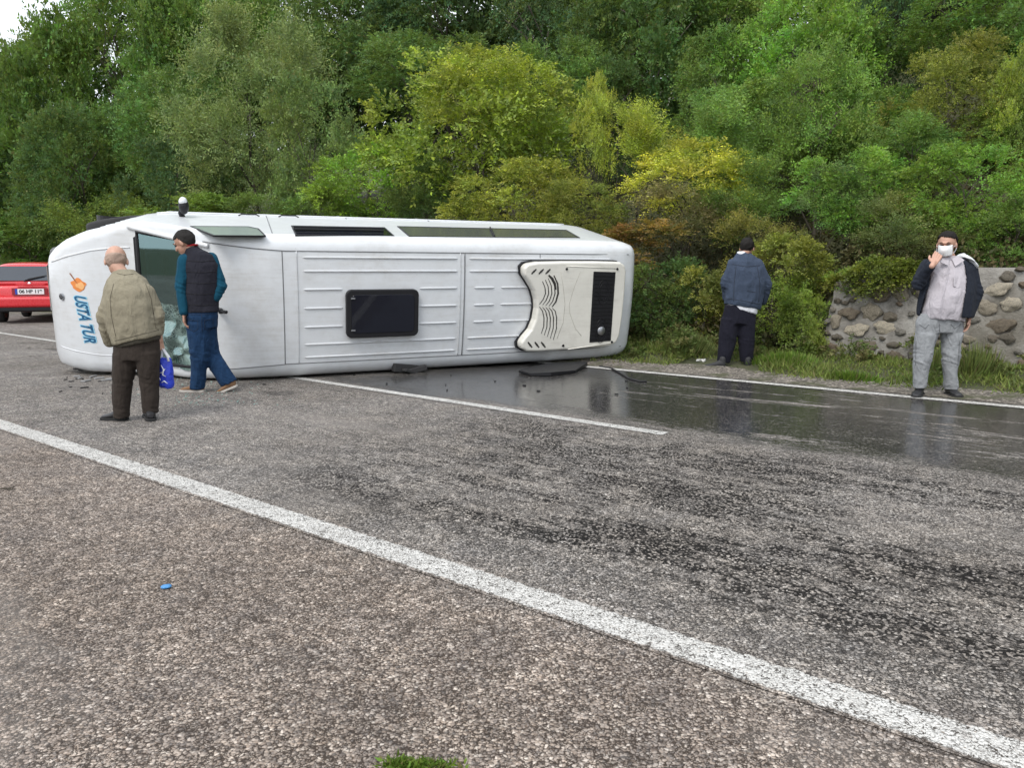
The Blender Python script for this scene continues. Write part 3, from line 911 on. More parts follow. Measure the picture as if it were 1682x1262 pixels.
GLASS_BR = glass_mat('broken_glass', (.20, .34, .30), .08, .75)
patch('windscreen', [(5.93, .74), (5.93, -.02), (6.53, -.02), (6.53, .80)], GLASS_OK, .006, 10, 20)
def crumple(p):
    k = max(0.0, -.05 - p.y)
    n_ = noise.noise_vector(p * 7.0)
    return Vector(n_) * min(.075, k * .35) + Vector((0, 0, -.10 * min(1, k * 1.6) * abs(noise.noise(p * 3.1))))
patch('shattered_windscreen', [(5.93, -.02), (5.93, -.74), (6.53, -.80), (6.53, -.02)], GLASS_BR, .006, 26, 34, wr=crumple)
# black frit border round the glass
bm = bmesh.new()
bord = dense([(5.92, .73), (5.92, -.73)], 16) + dense([(5.92, -.73), (6.53, -.79)], 8)[1:] + dense([(6.53, -.79), (6.53, .79)], 16)[1:] + dense([(6.53, .79), (5.92, .73)], 8)[1:]
add_tube(bm, [tp(x, s, .004) for x, s in bord], .022, 6, False)
bmo('windscreen_seal', bm, BLACKP, van, True)
for sg in (1,):
    bm = bmesh.new(); add_tube(bm, [tp(x, s, .004) for x, s in dense([(5.80, .70), (5.90, .72), (6.5, .82), (6.62, .84)])], .03, 8); bmo('pillar_trim', bm, WHITE, van, True)
# things seen through the windscreen
INT = flat('cab_trim', (.055, .08, .078), .7)
SEATM = cloth('seat_fabric', (.045, .055, .06), .2)
bm = bmesh.new()
add_box(bm, (6.25, 0, 1.32), (.42, 1.45, .22)); add_box(bm, (6.36, .35, 1.46), (.2, .4, .12)); add_box(bm, (6.1, -.05, 1.1), (.3, .35, .5))
bevel_mod(bmo('dashboard', bm, INT, van), .04)
bm = bmesh.new(); cst = Vector((5.92, -.42, 1.5))
add_tube(bm, [cst + Vector((-.08 * math.cos(a), .2 * math.sin(a), .19 * math.cos(a))) for a in np.linspace(0, 2 * math.pi, 30)], .015, 8, False)
for a in (0.4, 2.6, 4.7): add_tube(bm, [cst, cst + Vector((-.08 * math.cos(a), .2 * math.sin(a), .19 * math.cos(a)))], .014, 6)
bmo('steering_wheel', bm, INT, van, True)
for y_ in (-.45, .45):
    bm = bmesh.new()
    add_box(bm, (5.3, y_, .95), (.5, .5, .16)); add_box(bm, (5.05, y_, 1.35), (.16, .48, .75), Matrix.Rotation(R(-8), 4, 'Y')); add_box(bm, (5.02, y_, 1.82), (.1, .28, .2))
    bevel_mod(bmo('seat', bm, SEATM, van), .05)
bm = bmesh.new(); add_box(bm, (4.7, 0, 1.5), (.03, 1.7, 1.9)); bmo('cab_bulkhead', bm, INT, van)
bm = bmesh.new(); add_box(bm, (6.02, .10, 1.9), (.02, .06, .4)); bmo('screen_sticker_strip', bm, flat('pale_card', (.5, .6, .6), .6), van)
bm = bmesh.new(); add_box(bm, (6.05, .02, 2.2), (.03, .24, .07)); bevel_mod(bmo('rear_view_mirror', bm, BLACKP, van), .01)
# nose: grille, headlights, bumper, plate
bm = bmesh.new(); add_box(bm, (7.64, 0, .56), (.10, .6, .12)); bevel_mod(bmo('grille', bm, BLACKP, van), .02)
for i in range(3):
    bm = bmesh.new(); add_box(bm, (7.695, 0, .52 + .04 * i), (.012, .56, .012)); bmo('grille_slat', bm, CHROME, van)
LENS = flat('headlamp_lens', (.35, .37, .38), .08, spec=1)
for sg in (1, -1):
    bm = bmesh.new(); add_ball(bm, (7.44, .40 * sg, .74), (.12, .12, .11)); bmo('headlight', bm, LENS, van, True)
bm = bmesh.new(); add_box(bm, (7.54, 0, .42), (.24, 1.0, .2)); bevel_mod(bmo('bumper', bm, flat('bumper_grey', (.12, .12, .125), .6), van), .07, 3)
bm = bmesh.new(); add_box(bm, (7.67, 0, .42), (.01, .5, .11)); bmo('number_plate', bm, flat('plate_white', (.8, .8, .8), .4), van)
# hood badge and small marks
bm = bmesh.new(); c = tp(7.50, -.05, .012); bmesh.ops.create_cone(bm, cap_ends=True, segments=24, radius1=.045, radius2=.04, depth=.014)
nrm = (tp(7.50, -.05, .1) - tp(7.50, -.05, 0)).normalized()
bmesh.ops.transform(bm, matrix=Matrix.Translation(c) @ Vector((0, 0, 1)).rotation_difference(nrm).to_matrix().to_4x4(), verts=bm.verts)
bmo('badge', bm, METAL, van)
bm = bmesh.new(); c = tp(7.50, -.05, .02); add_tube(bm, [c + Vector((.0, .022 * math.cos(a), .0)) + Vector((-.55, 0, .83)).cross(Vector((0, 1, 0))) * .0 + (nrm.cross(Vector((0, 1, 0)))) * .022 * math.sin(a) for a in np.linspace(.6, 2 * math.pi - .6, 18)], .006, 6)
bmo('badge_mark', bm, BLACKP, van)
# lettering wrapped on to the hood
def lettering(text, size, x_at, s_from, step, mat, name, off, bold=.0, swap=1):
    cu = bpy.data.curves.new(name, 'FONT'); cu.body = text; cu.size = size; cu.offset = bold; cu.extrude = .0; cu.shear = .18; cu.resolution_u = 3
    o = bpy.data.objects.new(name, cu); COL.objects.link(o)
    dg = bpy.context.evaluated_depsgraph_get(); me = bpy.data.meshes.new_from_object(o.evaluated_get(dg))
    bpy.data.objects.remove(o)
    bm = bmesh.new(); bm.from_mesh(me)
    bmesh.ops.triangulate(bm, faces=bm.faces)
    bmesh.ops.subdivide_edges(bm, edges=[e for e in bm.edges if e.calc_length() > .04], cuts=2)
    for v in bm.verts:
        a, b = v.co.x, v.co.y
        # written across the hood: reads from the van's right side (upper) to its left
        v.co = tp(x_at(a) - b, s_from - a * step, off)
    me2 = bpy.data.meshes.new(name); bm.to_mesh(me2); bm.free()
    return link(name, me2, mat, van)
NAVY = flat('navy_vinyl', (.015, .10, .22), .4); CYAN = flat('pale_blue_vinyl', (.30, .62, .80), .4); ORNG = flat('orange_vinyl', (.75, .25, .06), .4); BRN = flat('brown_vinyl', (.30, .12, .05), .5)
def hood_map(px, py):
    """find (x,s) on the hood that shows at that pixel"""
    best = None
    d = Vector(ray(px, py)); o = Vector((0, 0, CH)); dl = VMI.to_3x3() @ d; ol = VMI @ o
    for t in np.linspace(8, 14, 1200):
        p = ol + dl * t
        if 6.6 < p.x < 7.69 and abs(p.y) < .9:
            e = abs(p.z - top_h(p.x, p.y))
            if best is None or e < best[0]: best = (e, p.x, p.y)
    return best[1], best[2]
ta, tb = hood_map(121, 485), hood_map(143, 572)
print('hood text', ta, tb)
_len = ta[1] - tb[1]
for nm, mt, of, bo in (('lettering_outline', CYAN, .004, .016), ('lettering', NAVY, .007, .004)):
    lettering('USTA TUR', .20, lambda a: ta[0] + (tb[0] - ta[0]) * (a / 1.03) + .07, ta[1] + .0, _len / 1.03, mt, nm, of, bo)
lp = hood_map(119, 468)
def blob(name, pts, mat, off):
    vs = [tp(lp[0] + a, lp[1] + b, off) for a, b in pts]
    return pyd(name, vs + [tp(lp[0], lp[1], off + .001)], [(i, (i + 1) % len(vs), len(vs)) for i in range(len(vs))], mat, van)
blob('logo_sun', [(.09 * math.cos(a) * (1 + .15 * math.sin(5 * a)), .075 * math.sin(a) * (1 + .15 * math.cos(4 * a))) for a in np.linspace(0, 2 * math.pi, 24)[:-1]], ORNG, .004)
blob('logo_swirl', [(-.02 + .055 * math.cos(a), -.01 + .04 * math.sin(a) * (1 + .3 * math.cos(3 * a))) for a in np.linspace(0, 2 * math.pi, 18)[:-1]], flat('light_orange_vinyl', (.85, .45, .18), .4), .007)
blob('logo_stroke', [(.03, .05), (.045, .05), (.10, .13), (.085, .135)], BRN, .007)

# dark sliding damage under the lower edge: mud flap, torn trim and a bar on the road
bm = bmesh.new()
g0 = G(672, 612)
for dx, dy, w_, h_, a_ in ((-.05, 0, .34, .11, 8), (.10, .02, .26, .07, -14), (.02, -.08, .2, .04, 20)):
    add_box(bm, (g0[0] + dx, g0[1] + dy, h_ / 2), (w_, .10, h_), Matrix.Rotation(R(a_ + 25), 4, 'Z') @ Matrix.Rotation(R(a_), 4, 'Y'))
setp(bevel_mod(bmo('torn_mudguard', bm, RUBBER), .01), 'crumpled black rubber piece lying under the roof edge of the overturned minibus', 'debris')
def flat_piece(name, pix, th, mat, label, cat):
    v = [G(*p) for p in pix]
    n = len(v)
    vv = [(a[0], a[1], .008) for a in v] + [(a[0], a[1], th + .02 * (i % 2)) for i, a in enumerate(v)]
    f = [tuple(range(n)), tuple(range(n, 2 * n))] + [(i, (i + 1) % n, n + (i + 1) % n, n + i) for i in range(n)]
    return setp(pyd(name, vv, f, mat), label, cat)
flat_piece('debris_sheet', [(852, 613), (900, 603), (962, 598), (965, 602), (945, 613), (905, 619), (870, 618)], .035, BLACKP, 'flat torn black panel on the wet asphalt below the air conditioner', 'debris')
bm = bmesh.new(); add_tube(bm, [Vector(G(*p)) + Vector((0, 0, .012)) for p in ((985, 603), (1003, 606), (1018, 614), (1032, 623), (1050, 628), (1062, 628))], .012, 6)
setp(bmo('cable', bm, RUBBER, None, True), 'thin black cable curling over the far edge line by the rear of the minibus', 'cable')
# white scrape marks and broken trim by the nose
bm = bmesh.new()
for k in range(10):
    c = G(rnd.uniform(120, 215), rnd.uniform(618, 632)); add_box(bm, (c[0], c[1], .01), (rnd.uniform(.03, .12), rnd.uniform(.02, .05), .012), Matrix.Rotation(rnd.uniform(0, 3), 4, 'Z'))
setp(bmo('trim_fragments', bm, flat('grey_trim', (.3, .3, .3), .6)), 'scattered grey trim fragments on the asphalt under the hood of the minibus', 'debris', kind='stuff')
# shards of the windscreen on the road
bm = bmesh.new()
for k in range(170):
    c = G(rnd.gauss(330, 55), rnd.uniform(622, 668)); r_ = rnd.uniform(.006, .018)
    add_box(bm, (c[0], c[1], .006), (r_, r_ * rnd.uniform(.5, 1), .006), Matrix.Rotation(rnd.uniform(0, 3), 4, 'Z') @ Matrix.Rotation(rnd.uniform(-.4, .4), 4, 'X'))
setp(bmo('glass_shards', bm, flat('shard_glass', (.30, .42, .38), .1, spec=1)), 'crumbs of broken windscreen glass on the asphalt around the feet of the man in the vest', 'debris', kind='stuff')
bm = bmesh.new()
for k in range(34):
    c = G(rnd.choice((rnd.uniform(95, 230), rnd.uniform(420, 1040))), rnd.uniform(606, 650)); r_ = rnd.uniform(.015, .05)
    add_box(bm, (c[0], c[1], .008), (r_, r_ * rnd.uniform(.2, .8), .01), Matrix.Rotation(rnd.uniform(0, 3), 4, 'Z') @ Matrix.Rotation(rnd.uniform(-.3, .3), 4, 'X'))
setp(bmo('plastic_splinters', bm, BLACKP), 'black plastic splinters strewn on the asphalt along the roof of the overturned minibus', 'debris', kind='stuff')
# the nose was shortened by the impact
def shorten():
    seen = set()
    def walk(o):
        for c in o.children:
            me = c.data
            if me is not None and me.name not in seen and c.location.length < 1e-6:
                seen.add(me.name)
                for v in me.vertices:
                    if v.co.x > 6.6: v.co.x = 6.6 + (v.co.x - 6.6) * .905
            if me is not None: walk(c)
    walk(van)
shorten()
#@@PART2@@
# ------------------------------------------------------------------ foliage
def leaves(base, d, nrm, L, Wd):
    """rhombic leaves: base point, direction, normal, length, width -> verts, faces"""
    d = d / np.linalg.norm(d, axis=1, keepdims=True)
    sdv = np.cross(d, nrm); sdv /= np.linalg.norm(sdv, axis=1, keepdims=True) + 1e-9
    L = L[:, None]; Wd = Wd[:, None]
    n = len(base)
    nn = np.cross(sdv, d)
    V = np.empty((n, 4, 3))
    V[:, 0] = base
    V[:, 1] = base + d * L * .45 + sdv * Wd * .5 + nn * L * .06
    V[:, 2] = base + d * L
    V[:, 3] = base + d * L * .45 - sdv * Wd * .5 + nn * L * .06
    return V.reshape(-1, 3), np.arange(n * 4).reshape(n, 4)
def unit(v): return v / (np.linalg.norm(v, axis=-1, keepdims=True) + 1e-9)
def crown_data(seed, radii, ntwig, per, L, aspect=.52, nlobe=26, up=.35, droop=.25, twig=.28, lobe_r=(.22, .42), spread=.9, narrow=1.0):
    """twigs grow out of lobes filling an uneven egg; every twig carries leaves"""
    rg = np.random.default_rng(seed)
    radii = np.array(radii, float)
    c = unit(rg.normal(size=(nlobe, 3))) * (rg.uniform(.25, .86, (nlobe, 1)) ** .6)
    c[:, 2] = c[:, 2] * .95 + .04
    c[:, :2] *= (1 - .35 * np.clip(c[:, 2:3], 0, 1)) * narrow
    lr = rg.uniform(lobe_r[0], lobe_r[1], nlobe)
    w = lr ** 2; k = rg.choice(nlobe, ntwig, p=w / w.sum())
    dirs = unit(rg.normal(size=(ntwig, 3)) + .75 * unit(c[k]) + np.array([0, 0, up]))
    start = c[k] + dirs * lr[k, None] * rg.uniform(.35, 1.0, (ntwig, 1))
    start = start * radii
    td = unit(dirs * spread + rg.normal(size=(ntwig, 3)) * .3 + np.array([0, 0, up * .8]))
    tl = twig * rg.uniform(.5, 1.3, ntwig)
    t = np.tile(np.linspace(.08, 1, per), (ntwig, 1))
    side = unit(np.cross(td, rg.normal(size=(ntwig, 3))))
    sg = np.where(np.arange(per) % 2 == 0, 1, -1)[None, :, None]
    pos = start[:, None] + td[:, None] * (t * tl[:, None])[..., None]
    pos = pos + np.array([0, 0, -1.0]) * (t ** 2 * tl[:, None] * droop)[..., None]
    ld = td[:, None] * .65 + side[:, None] * sg * .75 + rg.normal(size=(ntwig, per, 3)) * .22 + np.array([0, 0, -droop * .6])
    nr = np.cross(td, side)[:, None] + rg.normal(size=(ntwig, per, 3)) * .45 + np.array([0, 0, .3])
    n = ntwig * per
    LL = L * rg.uniform(.6, 1.25, n)
    V, Fc = leaves(pos.reshape(n, 3), ld.reshape(n, 3), nr.reshape(n, 3), LL, LL * aspect)
    lob = rg.uniform(0, 1, nlobe)[k]
    return V, Fc, rg.uniform(0, 1, n), np.repeat(np.clip(.55 * lob + .45 * rg.uniform(0, 1, ntwig), 0, 1), per)
def crown_mesh(name, *a, **k):
    V, Fc, r1, r2 = crown_data(*a, **k)
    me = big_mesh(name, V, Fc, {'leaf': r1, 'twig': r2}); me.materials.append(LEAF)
    return me
# crown kinds, each modelled at its own size so leaves keep their size
KIND = {}
def K(key, r, *a, **k): KIND[key] = (crown_mesh('crown', *a, **k), r)
K('big1', (3, 3, 3), 11, (3, 3, 3), 3300, 10, .125, nlobe=34, twig=.5, lobe_r=(.16, .34))
K('big2', (3, 3, 3), 12, (3, 3, 3), 3300, 10, .12, nlobe=42, twig=.55, lobe_r=(.14, .28), droop=.5)
K('big3', (3, 3, 3), 13, (3, 3, 3), 3300, 10, .11, nlobe=24, twig=.45, lobe_r=(.2, .36))
K('willow', (3, 3, 3), 14, (3, 3, 3), 3600, 12, .12, aspect=.3, nlobe=40, twig=.75, up=.75, droop=.12, lobe_r=(.12, .26))
K('mid1', (1.8, 1.8, 1.8), 21, (1.8, 1.8, 1.8), 2300, 9, .085, nlobe=24, twig=.35, lobe_r=(.18, .36))
K('mid2', (1.8, 1.8, 1.8), 22, (1.8, 1.8, 1.8), 2300, 9, .08, nlobe=34, twig=.42, lobe_r=(.13, .28), up=.5)
K('mid3', (1.8, 1.8, 1.8), 23, (1.8, 1.8, 1.8), 2400, 9, .085, aspect=.4, nlobe=28, twig=.5, lobe_r=(.14, .3), up=.6, droop=.1)
K('small1', (.9, .9, .9), 31, (.9, .9, .9), 1300, 9, .06, nlobe=16, twig=.22, lobe_r=(.2, .4))
K('small2', (.9, .9, .9), 32, (.9, .9, .9), 1300, 9, .055, nlobe=22, twig=.3, lobe_r=(.14, .3), up=.6, droop=.1, aspect=.4)
K('shoots', (.9, .9, .9), 33, (.9, .9, .9), 750, 14, .075, aspect=.26, nlobe=14, twig=.6, lobe_r=(.12, .25), up=1.6, droop=.02)
K('sparse', (.9, .9, .9), 34, (.9, .9, .9), 420, 7, .055, nlobe=18, twig=.34, lobe_r=(.2, .4), up=.5)

def wood_mesh(seed, H, Rr, nl=9, thick=.12):
    """trunk with limbs reaching into the crown"""
    rg = random.Random(seed)
    bm = bmesh.new()
    top = Vector((rg.uniform(-.1, .1) * Rr, rg.uniform(-.1, .1) * Rr, H * .95))
    tr = [Vector((0, 0, -.3)).lerp(top, i / 8) + Vector((rg.uniform(-1, 1), rg.uniform(-1, 1), 0)) * .03 * H * (i > 0) for i in range(9)]
    add_tube(bm, tr, [thick * (1 - .88 * i / 8) for i in range(9)], 8)
    for k in range(nl):
        i = rg.randint(2, 7); a = rg.uniform(0, 6.28); L = Rr * rg.uniform(.5, .95)
        e = tr[i] + Vector((math.cos(a) * L, math.sin(a) * L, L * rg.uniform(.3, .9)))
        m = tr[i].lerp(e, .5) + Vector((0, 0, .12 * L))
        add_tube(bm, [tr[i], m, e], [thick * .45 * (1 - i / 10), thick * .25, thick * .06], 5)
        for j in range(3):
            b = m.lerp(e, rg.uniform(0, .8)); e2 = b + Vector((rg.uniform(-1, 1), rg.uniform(-1, 1), rg.uniform(.1, 1))) * L * .4
            add_tube(bm, [b, e2], [thick * .14, thick * .03], 4)
    me = bpy.data.meshes.new('trunk'); bmesh.ops.recalc_face_normals(bm, faces=bm.faces); bm.to_mesh(me); bm.free(); smooth(me)
    me.materials.append(BARK)
    return me
WOODS = [wood_mesh(s, 1.0, .55, thick=.035) for s in (1, 2, 3)]
NPL = [0]
prnd = random.Random(19)
def column_xy(px, q):
    d = ray(px, 445)[:2]
    t = q / (NR[0] * d[0] + NR[1] * d[1])
    return d[0] * t, d[1] * t
def z_at(px, py, x, y):
    d = ray(px, py); t = y / d[1]
    return CH + d[2] * t
def plant(name, kind, px, top, bottom, width, q, col, label, cat, group=None, rz=None):
    x, y = column_xy(px, q)
    zt, zb = z_at(px, top, x, y), z_at(px, bottom, x, y)
    p_, q_ = to_pq(x, y); zg = float(hill(p_, q_))
    zb = max(zb, zg - .2)
    hw = width * .5 * y / F
    hz = (zt - zb) / 2
    NPL[0] += 1
    e = empty(name, (x, y, zg), rz if rz is not None else prnd.uniform(0, 6.28), label, cat, group)
    me, r = KIND[kind]
    c = link('crown' if cat == 'tree' else 'foliage', me, None, e)
    c.location = (0, 0, (zt + zb) / 2 - zg)
    c.scale = (hw / r[0] * 1.05, hw / r[1] * 1.05, hz / r[2] * 1.05)
    c.color = tuple(min(.55, v * k_) for v, k_ in zip(col, (2.0, 2.1, 1.6))) + (1,)
    t = link('trunk' if cat == 'tree' else 'stem', WOODS[NPL[0] % 3], None, e)
    H = max(.3, (zt - zg) * .9)
    t.scale = (hw * 1.1, hw * 1.1, H * .82)
    return e
DK = (.036, .062, .026); DK2 = (.030, .055, .032); MD = (.06, .10, .032); MD2 = (.05, .088, .024)
GG = (.105, .13, .068); YG = (.17, .185, .04); YG2 = (.125, .15, .035); BG = (.085, .15, .035); OL = (.10, .105, .03); RB = (.10, .055, .025); BR = (.10, .085, .055); YL = (.26, .25, .05)
GT = 'trees of the wooded slope'; GB = 'bushes along the foot of the slope'
PL = [
 # dark and mid green trees at the left, sky shows beside the first two
 ('leafy_tree', 'big2', 30, 105, 430, 200, 13.0, MD2, 'green tree at the left edge of the picture, below the patch of sky', 'tree'),
 ('leafy_tree', 'big1', 140, 5, 430, 215, 14.5, MD, 'tall green tree whose top cuts into the pale sky corner', 'tree'),
 ('leafy_tree', 'big2', 235, -60, 400, 250, 16.0, MD2, 'tall dark green tree between the sky corner and the grey-green tree', 'tree'),
 ('leafy_tree', 'big1', 330, -70, 300, 200, 17.5, MD, 'dark green tree top at the top edge left of the feathery tree', 'tree'),
 ('leafy_tree', 'big3', 150, 170, 430, 190, 12.4, DK, 'dark low-branched tree behind the nose of the minibus', 'tree'),
 ('leafy_tree', 'big3', 290, 215, 400, 150, 13.2, DK2, 'very dark tree in the hollow left of the grey-green tree', 'tree'),
 ('leafy_tree', 'willow', 430, 45, 380, 270, 14.0, GG, 'grey-green feathery tree rising behind the front of the minibus', 'tree'),
 ('leafy_tree', 'big1', 395, -110, 260, 220, 20.0, MD, 'tall green tree standing behind the grey-green feathery tree', 'tree'),
 ('leafy_tree', 'mid1', 520, 130, 370, 150, 13.4, (.085, .115, .05), 'soft green tree between the grey-green tree and the yellow-green one', 'tree'),
 ('leafy_tree', 'big2', 590, -60, 250, 230, 20.0, DK, 'dark tree at the top edge, left of the yellow-green tree top', 'tree'),
 ('leafy_tree', 'big1', 790, 72, 380, 330, 13.8, YG2, 'broad yellow-green tree above the middle of the minibus', 'tree'),
 ('leafy_tree', 'mid2', 800, 85, 230, 230, 13.0, YG, 'young yellow-leaved tree top at the crest of the broad yellow-green tree', 'tree'),
 ('leafy_tree', 'mid2', 978, 125, 300, 70, 13.5, YG, 'slim yellow-green sapling right of the broad yellow-green tree', 'tree'),
 ('leafy_tree', 'big3', 740, -100, 220, 260, 22.0, DK2, 'bluish dark tree at the top edge above the yellow-green tree', 'tree'),
 ('leafy_tree', 'big2', 900, -90, 250, 240, 21.0, DK2, 'dark forest tree at the top edge right of the picture centre', 'tree'),
 ('leafy_tree', 'big1', 1060, -80, 270, 250, 19.0, DK, 'dark green tree above the yellow bush, deep in shade', 'tree'),
 ('leafy_tree', 'big3', 1010, 90, 300, 150, 17.0, DK, 'low dark tree in the gap between sapling and yellow bush', 'tree'),
 ('leafy_tree', 'big1', 1290, -40, 250, 220, 17.0, BG, 'bright green tree at the top edge left of the dark gap', 'tree'),
 ('leafy_tree', 'big2', 1170, 60, 300, 190, 16.0, MD, 'mid green tree above the long-leaved shrubs', 'tree'),
 ('leafy_tree', 'mid3', 1330, 95, 330, 190, 14.5, (.085, .135, .04), 'light green tree right under the bright green one', 'tree'),
 ('leafy_tree', 'big3', 1430, -90, 240, 150, 19.0, DK2, 'near-black tree filling the dark gap at upper right', 'tree'),
 ('leafy_tree', 'big2', 1545, -60, 200, 230, 18.0, MD2, 'dark green tree at the top edge over the man with the mask', 'tree'),
 ('leafy_tree', 'big3', 1535, 62, 290, 190, 15.0, OL, 'olive-green drooping tree above the man with the mask', 'tree'),
 ('leafy_tree', 'mid2', 1665, 75, 330, 110, 13.8, YG2, 'yellow-green tree at the right edge of the picture', 'tree'),
 ('leafy_tree', 'big1', 1690, -60, 200, 170, 17.5, MD, 'dark green tree in the top right corner', 'tree'),
 # bushes
 ('bush', 'mid1', 620, 235, 375, 180, 12.6, (.10, .16, .03), 'bright green rounded bush over the skylight end of the minibus', 'bush'),
 ('bush', 'mid3', 700, 260, 385, 120, 12.4, DK, 'dark bush behind the middle of the minibus', 'bush'),
 ('bush', 'small1', 545, 305, 380, 120, 12.2, MD, 'small mid green bush above the open side window', 'bush'),
 ('bush', 'mid1', 850, 262, 400, 200, 12.3, (.14, .145, .035), 'olive-yellow bush above the long tinted window', 'bush'),
 ('bush', 'mid2', 1130, 232, 370, 210, 12.9, YL, 'bright yellow-green bush above the rear corner of the minibus', 'bush'),
 ('bush', 'shoots', 1040, 195, 300, 130, 13.6, YG, 'yellow-green bush of upright shoots left of the long-leaved shrubs', 'bush'),
 ('bush', 'shoots', 1185, 180, 290, 150, 13.9, (.10, .15, .05), 'green bush of upright long-leaved shoots above the yellow bush', 'bush'),
 ('bush', 'small2', 1115, 295, 400, 150, 12.3, BR, 'grey-brown twiggy bush below the yellow bush', 'bush'),
 ('bush', 'small1', 1045, 362, 450, 170, 11.6, RB, 'red-brown autumn bush just above the rear corner of the roof', 'bush'),
 ('bush', 'mid1', 950, 300, 400, 130, 12.2, OL, 'olive bush left of the red-brown autumn bush', 'bush'),
 ('bush', 'mid1', 1085, 425, 600, 170, 11.3, DK, 'dark green shaded bush right behind the tail of the minibus', 'bush'),
 ('bush', 'mid3', 1215, 260, 400, 150, 12.8, MD, 'mid green bush between the yellow bush and the pale shrub', 'bush'),
 ('bush', 'small2', 1240, 345, 460, 130, 11.9, (.09, .08, .03), 'rusty olive bush above the man in the slate jacket', 'bush'),
 ('bush', 'mid1', 1390, 250, 390, 170, 12.6, BG, 'fresh green bush with pale long leaves at mid slope', 'bush'),
 ('bush', 'shoots', 1345, 290, 380, 110, 12.2, (.11, .15, .07), 'pale shrub of silvery leaves left of the fresh green bush', 'bush'),
 ('bush', 'mid2', 1480, 190, 330, 170, 13.4, MD, 'mid green bush under the olive drooping tree', 'bush'),
 ('bush', 'mid1', 1580, 240, 400, 190, 12.5, (.075, .13, .03), 'leafy green bush behind the head of the man with the mask', 'bush'),
 ('bush', 'mid2', 1660, 330, 470, 150, 12.0, MD, 'dense green bush hanging over the wall at the right edge', 'bush'),
 ('bush', 'mid3', 1475, 330, 460, 170, 12.1, (.085, .095, .045), 'dull olive tangled bush above the ivy on the wall', 'bush'),
 ('bush', 'small1', 1300, 385, 500, 130, 11.6, OL, 'olive bush left of the end of the stone wall', 'bush'),
 ('bush', 'small2', 1275, 450, 570, 140, 11.2, (.09, .12, .03), 'low weedy bush right beside the man in the slate jacket', 'bush'),
 ('bush', 'small1', 1322, 480, 605, 80, 11.0, (.085, .11, .03), 'low leafy bush against the broken left end of the stone wall', 'bush'),
 ('bush', 'small1', 1160, 440, 560, 110, 11.3, (.10, .095, .03), 'low olive bush left of the man in the slate jacket', 'bush'),
 ('bush', 'small1', 60, 360, 440, 150, 12.0, MD2, 'small dark bush over the roof of the red car', 'bush'),
 ('bush', 'small2', 175, 315, 420, 150, 12.0, (.075, .10, .03), 'olive green bush above the front wheel of the minibus', 'bush'),
 ('bush', 'small1', 330, 320, 390, 160, 12.0, (.08, .115, .03), 'green bush behind the wing mirror of the minibus', 'bush'),
 ('bush', 'small2', 440, 315, 385, 130, 12.2, (.06, .09, .03), 'dark green bush under the grey-green feathery tree', 'bush'),
 ('bush', 'sparse', 1395, 440, 490, 60, 11.25, BG, 'small trailing plant over the left end of the stone wall', 'bush'),
]
for i, (px, top, bot, w_, q_, k_, c_, lb) in enumerate([
    (700, 40, 200, 230, 18.5, 'big1', (.055, .09, .035), 'mid green tree crown peeping over the left shoulder of the yellow-green tree'),
    (900, 60, 260, 190, 16.5, 'big3', MD, 'mid green tree filling the gap right behind the yellow-green crest'),
    (1240, 140, 330, 200, 15.0, 'big2', (.075, .12, .035), 'broad green tree between the upright long-leaved shoots and the light green tree'),
    (1400, 130, 300, 190, 15.6, 'big1', (.07, .12, .035), 'green tree just under the near-black gap at upper right'),
    (1610, 180, 330, 170, 14.4, 'big2', (.08, .12, .03), 'green tree between the olive drooping tree and the yellow-green one at the right edge'),
    (60, 240, 430, 200, 12.6, 'mid1', MD2, 'dense green tree directly above the red car'),
    (300, 90, 330, 190, 14.8, 'big1', (.055, .095, .035), 'mid green tree between the tall dark one and the grey-green feathery one'),
    (1040, -60, 160, 240, 23.0, 'big1', MD2, 'green tree crown at the top edge over the dark gap'),
    (-25, 185, 420, 200, 14.5, 'big3', MD2, 'dark leafy tree cut by the left edge, under the patch of sky'),
    (75, 95, 330, 190, 16.5, 'big1', MD2, 'dark green tree behind the two trees beside the patch of sky'),
    (135, 55, 300, 200, 18.5, 'big3', MD2, 'dense green tree deep behind the tree that cuts into the sky corner'),
    (45, 165, 330, 170, 17.5, 'big3', MD2, 'dense dark tree far behind the tree at the left edge'),
    (490, -130, 200, 230, 19.0, 'big2', MD2, 'tall green tree cut by the top edge right of the grey-green feathery tree'),
    (260, -140, 150, 200, 19.0, 'big1', MD, 'tall green tree cut by the top edge near the sky corner'),
    (1180, -90, 150, 230, 21.0, 'big2', MD2, 'green tree crown at the top edge left of the bright green one')]):
    PL.append(('leafy_tree', k_, px, top, bot, w_, q_, c_, lb, 'tree'))
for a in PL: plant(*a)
# ivy mat lying over the top of the wall
IVY = crown_mesh('foliage', 55, (.9, .32, .42), 1500, 8, .055, aspect=.7, nlobe=26, twig=.2, lobe_r=(.18, .3), up=.1, droop=.5)

